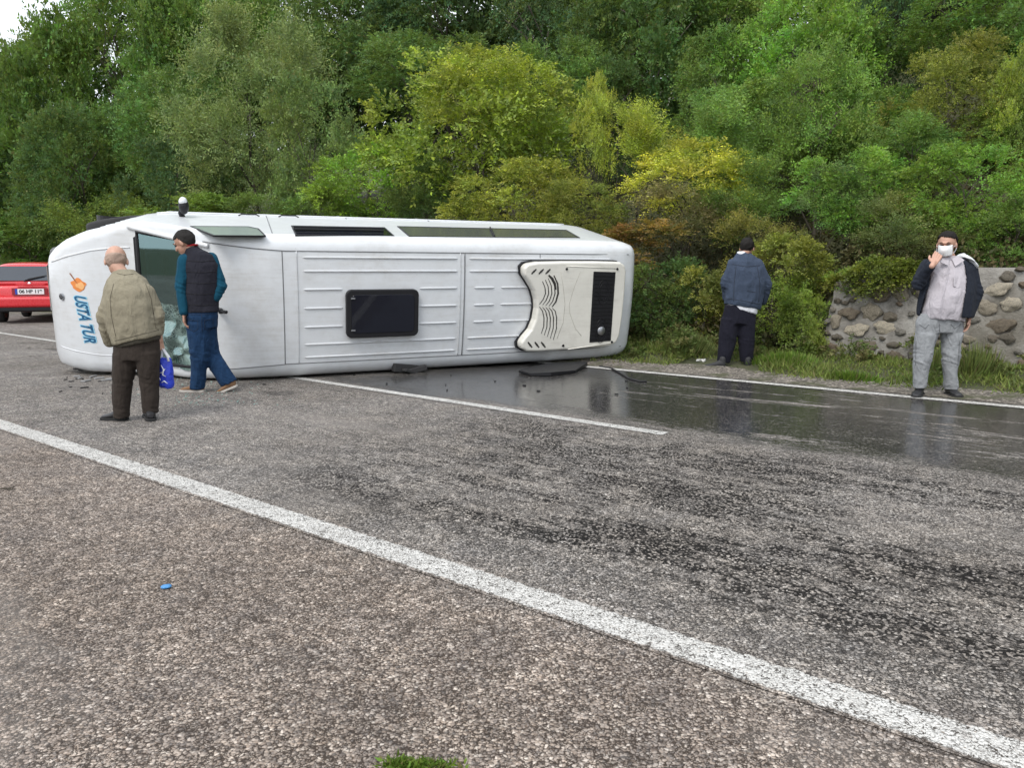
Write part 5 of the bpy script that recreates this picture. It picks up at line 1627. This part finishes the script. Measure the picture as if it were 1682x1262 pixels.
def f(bm):
    add_loft(bm, [P.ring(188, 556, 260, 552, .01, .12), P.ring(187, 575, 261, 570, .01, .125), P.ring(187, 592, 261, 590, .01, .12)], 26)
    add_loft(bm, [P.ring(186, 580, 224, 584, .01, .11), P.ring(186, 605, 223, 605, .0, .10), P.ring(186, 630, 217, 630, .0, .085), P.ring(186, 655, 213, 655, .0, .078), P.ring(187, 686, 211, 686, .0, .07)], 20)
    add_loft(bm, [P.ring(223, 580, 262, 578, .01, .11), P.ring(226, 603, 261, 603, .01, .10), P.ring(230, 630, 260, 630, .02, .085), P.ring(234, 655, 260, 655, .02, .078), P.ring(236, 678, 259, 678, .03, .07)], 20)
garment(P, 'trousers', BRN_T, f, .0105, .006, 4, 4.2, [(kn[0], .15), (kn[1], .15), (an[0], .13), (an[1], .13)], it=2)
BLK_SH = flat('black_leather', (.02, .02, .022), .45, bump=.2, bscale=120)
BLK_SO = flat('black_sole', (.015, .015, .015), .8)
shoe(P, A(206, 688, .03), A(168, 690, .05), BLK_SH, BLK_SO)
shoe(P, A(248, 683, -.02), A(243, 676, .24), BLK_SH, BLK_SO)
bagp = P.base + wr[1] + Vector((0, .02, -.07))

# ---- blue carrier bag in his right hand
def bag():
    c = Vector((W(271, 600, bagp.y).x, bagp.y, 0)); zt = W(270, 588, bagp.y).z; zb = W(270, 640, bagp.y).z
    e = empty('carrier_bag', (c.x, c.y, zb), 0, 'blue plastic carrier bag with white print, hanging from the right hand of the old man', 'bag')
    H = zt - zb; Wd = 25 * bagp.y / F
    bm = bmesh.new(); add_loft(bm, [((0, 0, H), (Wd * .45, 0, 0), (0, .012, 0)), ((-.002, 0, H * .85), (Wd * .5, 0, 0), (0, .03, 0)), ((0, 0, H * .5), (Wd * .5, 0, 0), (0, .055, 0)), ((.005, 0, H * .15), (Wd * .52, 0, 0), (0, .06, 0)), ((.008, 0, .01), (Wd * .42, 0, 0), (0, .035, 0))], 24)
    me = remesh(bm, .008, 2, lambda p: .012 * noise.noise(Vector((p.x * 22, p.y * 10, p.z * 9))) + .004 * noise.noise(p * 55))
    t = NT('blue_plastic'); tc = t.n('TexCoord').outputs['Object']
    t.pbr(Base_Color=t.mix(t.noise(tc, 9), (.012, .03, .42), (.03, .07, .62)), Roughness=.28, Normal=t.bump(t.noise(tc, 26, 4, .6, 1.2), .7, .02))
    link('bag_body', me, t.m, e)
    WP = flat('white_plastic', (.8, .82, .85), .4)
    hl = wr[1] + P.base - Vector((c.x, c.y, zb)) + Vector((.012, .015, -.085))
    for sy in (-.012, .012):
        bm = bmesh.new(); add_tube(bm, [(-Wd * .3, sy, H - .03), (-Wd * .2, sy, H + .02), hl + Vector((0, sy, 0)), (Wd * .25, sy, H + .01), (Wd * .3, sy, H - .03)], [.012, .01, .006, .01, .012], 6)
        bmo('handle', bm, WP, e, True)
    # loose white swirl of the print
    bm = bmesh.new()
    sw = [[(-.30, .80), (-.2, .62), (-.28, .45), (-.12, .32)], [(-.05, .80), (.1, .66), (.02, .5), (.22, .44)], [(-.15, .55), (.05, .58), (.2, .68)], [(-.1, .25), (.1, .3), (.3, .22)]]
    for s_ in sw:
        pts = [Vector((a * Wd, -.064 + .01 * abs(b - .4), b * H)) for a, b in s_]
        add_tube(bm, pts, [.003] + [.006] * (len(pts) - 2) + [.003], 5)
    bmo('print', bm, WP, e, True)
bag()

# ---- man in the dark vest with teal sleeves
P = Person(350, 643, 7.92, 'man in dark vest over teal sleeves and blue jeans, stepping past the windscreen')
A = P.at
hc = A(303, 399, -.02); hM = frame_of((-.88, .10, -.40))
neck = A(312, 412, .0)
sh = (A(302, 426, -.03), A(348, 424, .05)); el = (A(298, 470, -.06), A(363, 470, .02)); wr = (A(302, 516, -.10), A(352, 493, -.02))
hp = (A(326, 522), A(340, 522)); kn = (A(328, 580, -.02), A(345, 582, .06)); an = (A(324, 630), A(376, 628, .05))
body_mesh(P, hc, hM, neck, sh, el, wr, hp, kn, an,
          [(wr[0], (.02, 0, -1), (.9, .2, 0), dict(curl=.55, thumb=-1)), (wr[1], (-.5, .1, -.7), (-.3, .6, 0), dict(curl=.6, thumb=1))], SKIN)
hair_mesh(hc, hM, HAIRD, P.e, thick=.004, hairline=.062, back=-.06)
eyes(hc, hM, P.e)
TEAL = cloth('teal_sleeve', (.008, .06, .10), .45)
VEST = cloth('dark_quilted_vest', (.022, .022, .030), .5, fscale=5)
JEAN = cloth('blue_jeans', (.013, .036, .085), .5, fscale=8, var=.4)
def f(bm):
    add_cap(bm, sh[0] + Vector((.01, .01, -.01)), .076, el[0], .066); add_cap(bm, el[0], .062, wr[0] + Vector((0, 0, .02)), .045)
    add_cap(bm, sh[1] + Vector((-.01, 0, -.01)), .072, el[1], .062); add_cap(bm, el[1], .06, wr[1] + Vector((.02, 0, .02)), .045)
    add_loft(bm, [P.ring(303, 410, 322, 413, .0, .06), P.ring(300, 420, 350, 422, .0, .09), P.ring(304, 450, 350, 450, 0, .09)], 20)
garment(P, 'shirt', TEAL, f, .0105, .006, 6, 2, [(el[0], .15), (el[1], .15)])
def f(bm):
    add_loft(bm, [P.ring(303, 405, 325, 405, .0, .066), P.ring(300, 411, 334, 411, .0, .09), P.ring(302, 419, 349, 419, .01, .115), P.ring(303, 435, 358, 435, .01, .135), P.ring(304, 458, 360, 458, .01, .14),
                  P.ring(305, 480, 359, 480, .0, .135), P.ring(304, 500, 358, 500, .0, .13), P.ring(304, 514, 359, 512, .0, .13)], 28)
vs_ = garment(P, 'vest', VEST, f, .0105, .007, 5, 7, it=3)
seams(P, vs_, [[(305, y_), (330, y_ + 2), (355, y_)] for y_ in (428, 446, 464, 482, 500)], flat('vest_seam', (.008, .008, .012), .9), .0035, 'quilting_seam')
bm = bmesh.new()
c0, a0, b0 = P.ring(301, 407, 324, 403, .0, .069)
add_tube(bm, [c0 + a0 * math.cos(t_) * 1.0 + b0 * math.sin(t_) + Vector((0, 0, .006)) for t_ in np.linspace(0, 2 * math.pi, 26)], .009, 8, False)
bmo('collar_trim', bm, cloth('red_trim', (.35, .02, .025), .1), P.e, True)
def f(bm):
    add_loft(bm, [P.ring(306, 506, 356, 504, .0, .115), P.ring(305, 522, 357, 520, .0, .125), P.ring(307, 540, 356, 538, .01, .12)], 26)
    add_loft(bm, [P.ring(306, 530, 346, 532, -.02, .11), P.ring(310, 560, 346, 560, -.02, .098), P.ring(313, 585, 344, 585, -.03, .08), P.ring(314, 610, 339, 610, -.01, .07), P.ring(312, 639, 336, 639, .0, .068)], 20)
    add_loft(bm, [P.ring(322, 532, 356, 530, .05, .10), P.ring(326, 560, 357, 556, .06, .09), P.ring(334, 590, 360, 580, .06, .075), P.ring(349, 612, 372, 599, .05, .066), P.ring(364, 636, 390, 624, .05, .064)], 20)
jn = garment(P, 'jeans', JEAN, f, .0105, .006, 5, 9, [(kn[0], .16), (kn[1], .16), (an[0], .12), (an[1], .12)], it=2)
seams(P, jn, [[(308, 517), (356, 516)], [(331, 517), (332, 545)], [(336, 526), (350, 524), (350, 540), (343, 544), (336, 540), (336, 526)], [(311, 526), (325, 527), (325, 541), (318, 545), (311, 540)]], flat('jeans_seam', (.008, .02, .05), .9))
TAN = flat('tan_suede', (.19, .105, .055), .85); TANS = flat('pale_sole', (.45, .42, .38), .8)
shoe(P, A(333, 641, .0), A(297, 643, .02), TAN, TANS)
shoe(P, A(388, 638, .05), A(357, 649, .03), TAN, TANS, lift=.045)

# ---- man in the slate-blue jacket by the bushes
P = Person(1205, 603, 10.0, 'man in slate-blue jacket and black trousers standing on the verge with his back turned')
A = P.at
hc = A(1227, 408, .06); hM = frame_of((.35, .82, -.35))
neck = A(1221, 420, .02)
sh = (A(1203, 433), A(1245, 434)); el = (A(1191, 466, .02), A(1260, 468, .03)); wr = (A(1195, 490, .14), A(1248, 496, .16))
hp = (A(1203, 516), A(1225, 516)); kn = (A(1197, 556, .02), A(1225, 556, .02)); an = (A(1190, 594), A(1227, 592, .02))
body_mesh(P, hc, hM, neck, sh, el, wr, hp, kn, an,
          [(wr[0], (.6, .5, -.2), (.5, 0, -.5), dict(curl=.6, thumb=1)), (wr[1], (-.6, .5, -.2), (-.5, 0, -.5), dict(curl=.6, thumb=-1))], SKIN)
hair_mesh(hc, hM, HAIRK, P.e, thick=.005, hairline=.055, back=-.075)
SLATE = cloth('slate_jacket', (.048, .064, .098), .6, fscale=5)
NAVYT = cloth('navy_black_trousers', (.014, .014, .022), .4)
WHT = cloth('white_shirt', (.68, .69, .74), .3)
def f(bm):
    add_loft(bm, [P.ring(1212, 415, 1232, 416, .03, .066), P.ring(1206, 421, 1240, 422, .02, .09), P.ring(1198, 430, 1250, 431, .01, .12), P.ring(1194, 445, 1254, 446, 0, .14), P.ring(1192, 462, 1256, 464, 0, .15),
                  P.ring(1191, 480, 1254, 486, .0, .15), P.ring(1190, 495, 1250, 504, .0, .145), P.ring(1190, 499, 1248, 509, .0, .14)], 28)
    add_cap(bm, sh[0] + Vector((.01, 0, 0)), .074, el[0], .068); add_cap(bm, el[0], .065, wr[0] + Vector((-.02, -.03, 0)), .05)
    add_cap(bm, sh[1] + Vector((-.01, 0, 0)), .074, el[1], .068); add_cap(bm, el[1], .065, wr[1] + Vector((.03, -.05, 0)), .05)
jk = garment(P, 'jacket', SLATE, f, .012, .009, 4.5, 3, [(el[0], .14), (el[1], .14)])
seams(P, jk, [[(1203, 434), (1225, 438), (1248, 436)], [(1209, 437), (1206, 465), (1205, 494)], [(1244, 438), (1248, 465), (1246, 496)], [(1192, 490), (1220, 494), (1248, 500)], [(1227, 478), (1241, 480)]], flat('slate_seam', (.025, .032, .05), .9), .004)
garment(P, 'shirt', WHT, lambda bm: (add_loft(bm, [P.ring(1194, 490, 1246, 500, .0, .13), P.ring(1194, 504, 1243, 517, .0, .128)], 24), add_loft(bm, [P.ring(1211, 413, 1229, 414, .03, .06), P.ring(1209, 420, 1234, 421, .03, .075)], 18)), .011, .004)
def f(bm):
    add_loft(bm, [P.ring(1190, 500, 1242, 506, .0, .12), P.ring(1187, 520, 1241, 522, .0, .125), P.ring(1186, 532, 1241, 532, .0, .12)], 24)
    add_loft(bm, [P.ring(1185, 522, 1214, 526, .0, .11), P.ring(1181, 550, 1211, 550, .0, .10), P.ring(1179, 575, 1206, 575, .0, .09), P.ring(1178, 596, 1199, 596, .0, .075)], 20)
    add_loft(bm, [P.ring(1211, 524, 1241, 524, .0, .11), P.ring(1212, 550, 1240, 550, .0, .10), P.ring(1214, 575, 1238, 575, .01, .09), P.ring(1216, 594, 1236, 594, .02, .075)], 20)
garment(P, 'trousers', NAVYT, f, .012, .006, 4, 5, [(kn[0], .15), (kn[1], .15), (an[0], .12), (an[1], .12)], it=2)
BW = flat('white_sole', (.6, .6, .58), .6); CANV = flat('black_canvas', (.03, .03, .032), .8)
shoe(P, A(1189, 604, -.06), A(1156, 606, -.04), CANV, BW)
shoe(P, A(1228, 601, -.06), A(1226, 598, .18), CANV, BW)

# ---- man with the face mask
P = Person(1538, 650, 7.69, 'man in white face mask, open dark jacket and grey jeans before the stone wall')
A = P.at
hc = A(1555, 402, -.01); hM = frame_of((-.62, -.76, -.12))
neck = A(1562, 428, .02)
sh = (A(1522, 437, .02), A(1592, 440, .02)); el = (A(1509, 466, -.05), A(1603, 482, .0)); wr = (A(1533, 433, -.20), A(1592, 521, -.03))
hp = (A(1527, 530), A(1560, 530)); kn = (A(1517, 585, -.02), A(1560, 585, -.02)); an = (A(1510, 635), A(1561, 637))
body_mesh(P, hc, hM, neck, sh, el, wr, hp, kn, an,
          [(wr[0], (.42, .25, .62), (.35, .85, -.25), dict(curl=.75, thumb=1, s=1.12)), (wr[1], (-.12, -.1, -1), (-.85, .2, .1), dict(curl=.7, thumb=-1, s=1.05))], SKIN2)
hair_mesh(hc, hM, HAIRK, P.e, thick=.007, hairline=.080, back=-.05)
eyes(hc, hM, P.e)
# mask: shell over nose and chin
bm = bmesh.new()
mk = []
for i in range(11):
    for j in range(9):
        a = (i / 10 - .5) * 2.25; b = j / 8
        z = -.002 - .098 * b; rr = .074 + .030 * math.exp(-(a / .5) ** 2) * (1 - abs(b - .38)) + .006 * math.sin(b * 3.14)
        mk.append(bm.verts.new((math.sin(a) * rr * .86, .020 + math.cos(a) * rr * 1.04 + .002 * math.sin(b * 25), z + .006 * abs(a))))
for i in range(10):
    for j in range(8): k = i * 9 + j; bm.faces.new((mk[k], mk[k + 9], mk[k + 10], mk[k + 1]))
bmesh.ops.transform(bm, matrix=Matrix.Translation(hc) @ hM @ Matrix.Scale(HS, 4), verts=bm.verts)
mo = bmo('face_mask', bm, flat('mask_white', (.82, .82, .82), .8), P.e, True); mo.modifiers.new('s', 'SOLIDIFY').thickness = .002
for sg in (1, -1):
    for z_ in (-.012, -.075):
        bm = bmesh.new(); add_tube(bm, [(.066 * sg, .052, z_), (.078 * sg, .02, z_ * .7), (.084 * sg, -.02, -.01)], .0018, 5); bmesh.ops.transform(bm, matrix=Matrix.Translation(hc) @ hM @ Matrix.Scale(HS, 4), verts=bm.verts); bmo('mask_strap', bm, WHT, mo)
SHIRT = cloth('lilac_grey_shirt', (.47, .44, .47), .5, fscale=7, var=.1)
NAVJ = cloth('dark_navy_jacket', (.020, .024, .034), .5)
GJ = cloth('grey_jeans', (.27, .28, .29), .55, fscale=8, var=.3)
def f(bm):
    add_loft(bm, [P.ring(1549, 419, 1574, 421, .02, .062), P.ring(1541, 425, 1582, 427, .02, .085), P.ring(1530, 436, 1590, 438, .02, .11), P.ring(1525, 460, 1591, 462, .0, .135), P.ring(1521, 485, 1589, 487, -.02, .155), P.ring(1517, 505, 1585, 508, -.02, .16), P.ring(1515, 518, 1583, 524, -.01, .15), P.ring(1515, 522, 1583, 528, -.01, .148)], 28)
sh_o = garment(P, 'shirt', SHIRT, f, .0105, .007, 6, 11)
# collar, placket, pocket
def projw(c):
    w = c + P.base
    x, y, z = w.x, w.y, w.z - CH
    Z = y * _c - z * _s; U = y * _s + z * _c
    return CX + F * x / Z, CY - F * U / Z
for sg, pts in ((1, [(1551, 420), (1545, 431), (1557, 436), (1560, 424)]), (-1, [(1575, 421), (1584, 428), (1569, 438), (1563, 426)])):
    vs = [A(*p, -.105 if i in (1, 2) else -.06) for i, p in enumerate(pts)]
    o = pyd('collar', vs, [(0, 1, 2, 3)], SHIRT, P.e); o.modifiers.new('s', 'SOLIDIFY').thickness = .006
bm = bmesh.new()
add_tube(bm, [A(1560, 436, -.125), A(1555, 460, -.150), A(1549, 485, -.19), A(1546, 505, -.195), A(1545, 522, -.17)], .004, 5); bmo('placket', bm, SHIRT, P.e)
vs = [A(1566, 455, -.135), A(1586, 457, -.095), A(1585, 471, -.115), A(1576, 475, -.145), A(1566, 470, -.155)]
o = pyd('shirt_pocket', vs, [(0, 1, 2, 3, 4)], SHIRT, P.e); o.modifiers.new('s', 'SOLIDIFY').thickness = .005
def f(bm):
    add_loft(bm, [P.ring(1546, 422, 1577, 422, .04, .075), P.ring(1530, 430, 1590, 431, .03, .11), P.ring(1519, 440, 1598, 442, .02, .135), P.ring(1514, 465, 1601, 465, .01, .16), P.ring(1510, 490, 1600, 490, -.01, .175), P.ring(1508, 510, 1598, 512, -.01, .18), P.ring(1508, 518, 1596, 522, -.01, .18)], 28)
    add_cap(bm, sh[0], .072, el[0], .068); add_cap(bm, el[0], .064, wr[0] + Vector((-.01, .03, -.02)), .048)
    add_cap(bm, sh[1], .074, el[1], .066); add_cap(bm, el[1], .064, wr[1] + Vector((.01, .01, .03)), .048)
def cut(c, n):
    px, py = projw(c)
    l = np.interp(py, [415, 440, 470, 500, 525], [1544, 1532, 1523, 1514, 1508]); r = np.interp(py, [415, 440, 470, 500, 525], [1577, 1588, 1589, 1584, 1580])
    if py < 424 and abs(px - 1561) < 22: return True
    front = c.y < .02
    # the raised forearm stays
    arm = (c - el[0]).length < .10 or ((c - wr[0]).length < .16 and c.y < -.16 and px < 1536)
    return (front and l < px < r and not arm and c.y > -.30) or (n.z < -.75 and py > 514 and 1515 < px < 1590)
garment(P, 'jacket', NAVJ, f, .0105, .007, 5, 13, [(el[0], .14), (el[1], .14)], cut=cut, thick=.012)
bm = bmesh.new()
add_loft(bm, [(A(1577, 419, .04), Vector((.035, 0, .02)), Vector((0, .05, 0))), (A(1588, 424, .02), Vector((.055, 0, -.012)), Vector((0, .10, .01))), (A(1597, 434, .0), Vector((.042, 0, -.035)), Vector((0, .09, 0))), (A(1600, 441, .0), Vector((.022, 0, -.02)), Vector((0, .05, 0)))], 16)
link('hood_lining', remesh(bm, .009, 2, wrinkle(.006, 9, 3)), cloth('white_fleece', (.72, .74, .76), .5, fscale=14), P.e)
def f(bm):
    add_loft(bm, [P.ring(1511, 515, 1582, 518, .0, .125), P.ring(1505, 530, 1582, 531, .0, .125), P.ring(1504, 546, 1581, 546, .0, .112)], 26)
    add_loft(bm, [P.ring(1504, 547, 1540, 549, .0, .105), P.ring(1503, 565, 1535, 565, -.01, .095), P.ring(1501, 590, 1530, 590, -.02, .083), P.ring(1501, 612, 1525, 612, -.01, .072), P.ring(1501, 637, 1521, 637, .0, .066)], 20)
    add_loft(bm, [P.ring(1546, 548, 1581, 548, .0, .105), P.ring(1548, 565, 1578, 565, -.01, .095), P.ring(1548, 590, 1576, 590, -.02, .083), P.ring(1549, 612, 1572, 612, -.01, .072), P.ring(1551, 640, 1572, 640, .0, .066)], 20)
jn = garment(P, 'jeans', GJ, f, .0105, .007, 5, 17, [(kn[0], .16), (kn[1], .16), (an[0], .12), (an[1], .12)], it=2)
seams(P, jn, [[(1543, 532), (1543, 545)], [(1510, 533), (1520, 540), (1526, 533)], [(1578, 533), (1568, 540), (1562, 533)], [(1505, 560), (1504, 600)], [(1576, 560), (1573, 600)]], flat('grey_jeans_seam', (.11, .115, .12), .9))
shoe(P, A(1512, 640, .09), A(1504, 650, -.15), BLK_SH, BLK_SO)
shoe(P, A(1557, 642, .06), A(1575, 654, -.14), BLK_SH, BLK_SO)

# ------------------------------------------------------------------ red car, seen from behind
def red_car():
    gx, gy, _ = G(50, 531)
    yaw = math.atan2(.93, -.36) - math.pi / 2      # nose points away and a little to the left
    e = empty('parked_car', (gx, gy, 0), yaw, 'red hatchback standing beyond the nose of the minibus, seen from behind', 'car')
    RED = flat('red_paint', (.62, .018, .028), .28, var=.06, coat=.8)
    # local: x right, y forwards, z up; rear at y=0
    st = [(0.0, .62, .42, .60, .80), (.05, .80, .36, .62, .92), (.12, .85, .30, .66, .97), (.30, .87, .27, .80, 1.02), (.60, .88, .25, .80, 1.03), (1.6, .88, .24, .80, 1.02), (2.7, .87, .24, .80, 1.0), (3.5, .85, .25, .78, .92), (3.95, .78, .3, .66, .78), (4.1, .62, .38, .55, .66)]
    bm = bmesh.new(); rr = []
    for y, w, zl, zm, zt in st:
        half = [(0, zl), (w * .85, zl), (w * .97, zl + .08), (w, zm), (w * .985, zt - .10), (w * .93, zt - .02), (w * .8, zt), (0, zt + .01)]
        pts = half + [(-a, b) for a, b in half[-2:0:-1]]
        rr.append([bm.verts.new((a, y, b)) for a, b in pts])
    n = len(rr[0])
    for i in range(len(rr) - 1):
        for k in range(n): bm.faces.new((rr[i][k], rr[i][(k + 1) % n], rr[i + 1][(k + 1) % n], rr[i + 1][k]))
    bm.faces.new(rr[0]); bm.faces.new(rr[-1][::-1])
    o = bmo('body', bm, RED, e, True); o.modifiers.new('b', 'SUBSURF').levels = 2; o.modifiers['b'].render_levels = 2
    # cabin
    bm = bmesh.new(); rr = []
    for y, w, zt in ((.06, .70, 1.00), (.16, .715, 1.20), (.30, .70, 1.42), (.42, .67, 1.50), (.9, .66, 1.535), (1.7, .66, 1.53), (2.2, .64, 1.46), (2.75, .70, 1.12), (2.95, .72, 1.0)):
        wb = .80
        half = [(0, .95), (wb, .95), (wb * .99, 1.0), (w + (wb - w) * .1, max(1.0, zt - .09)), (w * .93, zt - .015), (0, zt + .012)]
        pts = half + [(-a, b) for a, b in half[-2:0:-1]]
        rr.append([bm.verts.new((a, y, b)) for a, b in pts])
    n = len(rr[0])
    for i in range(len(rr) - 1):
        for k in range(n): bm.faces.new((rr[i][k], rr[i][(k + 1) % n], rr[i + 1][(k + 1) % n], rr[i + 1][k]))
    bm.faces.new(rr[0]); bm.faces.new(rr[-1][::-1])
    bmo('cabin', bm, RED, e, True).modifiers.new('b', 'SUBSURF').render_levels = 2
    CG = flat('car_glass', (.035, .045, .06), .07, spec=.9)
    rw = pyd('rear_window', [(-.66, .065, 1.06), (.66, .065, 1.06), (.60, .27, 1.415), (-.60, .27, 1.415), (-.66, .13, 1.06), (.66, .13, 1.06), (.60, .33, 1.415), (-.60, .33, 1.415)], [(0, 1, 2, 3), (0, 4, 5, 1), (1, 5, 6, 2), (2, 6, 7, 3), (3, 7, 4, 0)], CG, e)
    bm = bmesh.new(); add_tube(bm, [(-.05, .03, 1.035), (-.03, .045, 1.07), (.38, .10, 1.17)], [.016, .014, .007], 6); add_tube(bm, [(.02, .06, 1.10), (.42, .115, 1.19)], [.010, .008], 6)
    bmo('rear_wiper', bm, BLACKP, rw)
    for sg in (1, -1):
        v = [(sg * .80, .50, 1.04), (sg * .80, 2.55, 1.04), (sg * .70, 2.1, 1.38), (sg * .69, .7, 1.43)]
        pyd('side_window', [(a * 1.01, b, c) for a, b, c in v], [(0, 1, 2, 3)], CG, e)
        bm = bmesh.new(); add_box(bm, (sg * .79, .03, .88), (.16, .12, .22)); bevel_mod(bmo('tail_light', bm, flat('tail_lens', (.22, .008, .012), .12), e), .03, 3)
    bm = bmesh.new(); add_box(bm, (0, -.045, .53), (1.56, .22, .27)); bevel_mod(bmo('bumper', bm, RED, e), .07, 4)
    bm = bmesh.new(); add_box(bm, (0, -.02, .355), (1.45, .2, .12)); bevel_mod(bmo('bumper_skirt', bm, BLACKP, e), .03, 2)
    bm = bmesh.new(); add_box(bm, (.08, -.005, .965), (.62, .05, .03)); bevel_mod(bmo('tailgate_trim', bm, RED, e), .008)
    bm = bmesh.new(); add_box(bm, (.06, -.02, .79), (.76, .04, .17)); bmo('plate_recess', bm, flat('dark_red', (.25, .01, .015), .4), e)
    bm = bmesh.new(); add_box(bm, (.06, -.05, .79), (.62, .012, .135)); pl_ = bmo('number_plate', bm, flat('plate_white2', (.8, .8, .8), .35), e)
    bm = bmesh.new(); add_box(bm, (-.225, -.058, .79), (.05, .004, .135)); bmo('plate_band', bm, flat('plate_blue', (.02, .06, .4), .4), pl_)
    cu = bpy.data.curves.new('plate_text', 'FONT'); cu.body = '06 HP 119'; cu.size = .115; cu.align_x = 'CENTER'; cu.align_y = 'CENTER'; cu.extrude = .001; cu.offset = .003
    to = bpy.data.objects.new('t', cu); COL.objects.link(to); me = bpy.data.meshes.new_from_object(to.evaluated_get(bpy.context.evaluated_depsgraph_get())); bpy.data.objects.remove(to)
    tx = link('plate_lettering', me, BLACKP, pl_); tx.location = (.085, -.0585, .79); tx.rotation_euler = (math.pi / 2, 0, 0)
    bm = bmesh.new(); bmesh.ops.create_cone(bm, cap_ends=True, segments=20, radius1=.04, radius2=.035, depth=.015)
    bmesh.ops.transform(bm, matrix=Matrix.Translation((.06, .0, .985)) @ Matrix.Rotation(math.pi / 2, 4, 'X'), verts=bm.verts); bmo('badge', bm, CHROME, e, True)
    for y in (.75, 3.3):
        for sg in (1, -1):
            w = wheel(e, (sg * .76, y, .31), (0, 0, math.pi / 2 * sg), r=.31, w=.2)
red_car()

# ------------------------------------------------------------------ small things on the ground
g = G(273, 967)
bm = bmesh.new(); add_ball(bm, (0, 0, .008), (.022, .02, .008), sub=2); add_box(bm, (-.010, .007, .007), (.022, .012, .005), Matrix.Rotation(.5, 4, 'Z'))
for v in bm.verts: v.co += Vector(noise.noise_vector(v.co * 70)) * .003
o = bmo('plastic_scrap', bm, flat('scrap_blue', (.06, .24, .52), .5)); o.location = (g[0], g[1], .0)
setp(o, 'tiny crumpled light blue plastic scrap on the near asphalt at lower left', 'litter')
g = G(8, 806)
bm = bmesh.new(); add_tube(bm, [(-.06, -.01, .006), (0, .004, .012), (.06, .0, .006)], [.003, .006, .003], 6); add_tube(bm, [(0, .004, .01), (.04, .03, .012)], .003, 5)
o = bmo('twig', bm, BARK, None, True); o.location = (g[0], g[1], 0)
setp(o, 'short dark twig on the asphalt at the left edge below the white edge line', 'twig')
g = G(1160, 600)
bm = bmesh.new()
for k in range(4):
    add_box(bm, (rnd.uniform(-.16, .16), rnd.uniform(-.05, .05), .03), (rnd.uniform(.03, .09), .03, rnd.uniform(.015, .05)), Matrix.Rotation(rnd.uniform(0, 3), 4, 'Z') @ Matrix.Rotation(rnd.uniform(-.5, .5), 4, 'X'))
for v in bm.verts: v.co += Vector(noise.noise_vector(v.co * 30)) * .022
o = bmo('crumpled_litter', bm, flat('paper_white', (.6, .6, .58), .8)); o.location = (g[0] - .12, g[1] + .12, .02)
setp(o, 'crumpled pale litter in the grass beside the left shoe of the man in the slate jacket', 'litter')
# loose chippings lying on the near surface
def chips():
    rg = random.Random(4); bm = bmesh.new()
    for k in range(420):
        px, py = rg.uniform(0, 1682), 700 + 560 * rg.random() ** .8
        g = G(px, py); r = rg.uniform(.0025, .006)
        q = bmesh.ops.create_icosphere(bm, subdivisions=1, radius=r)
        M = Matrix.Translation((g[0], g[1], r * .5)) @ Matrix.Rotation(rg.uniform(0, 6), 4, 'Z') @ Matrix.Diagonal((1, rg.uniform(.5, .9), .6, 1))
        bmesh.ops.transform(bm, matrix=M, verts=q['verts'])
    setp(bmo('loose_chippings', bm, flat('chipping', (.24, .21, .18), .85, var=.5, scale=60)), 'loose stone chippings scattered on the near asphalt', 'chippings', kind='stuff')
chips()
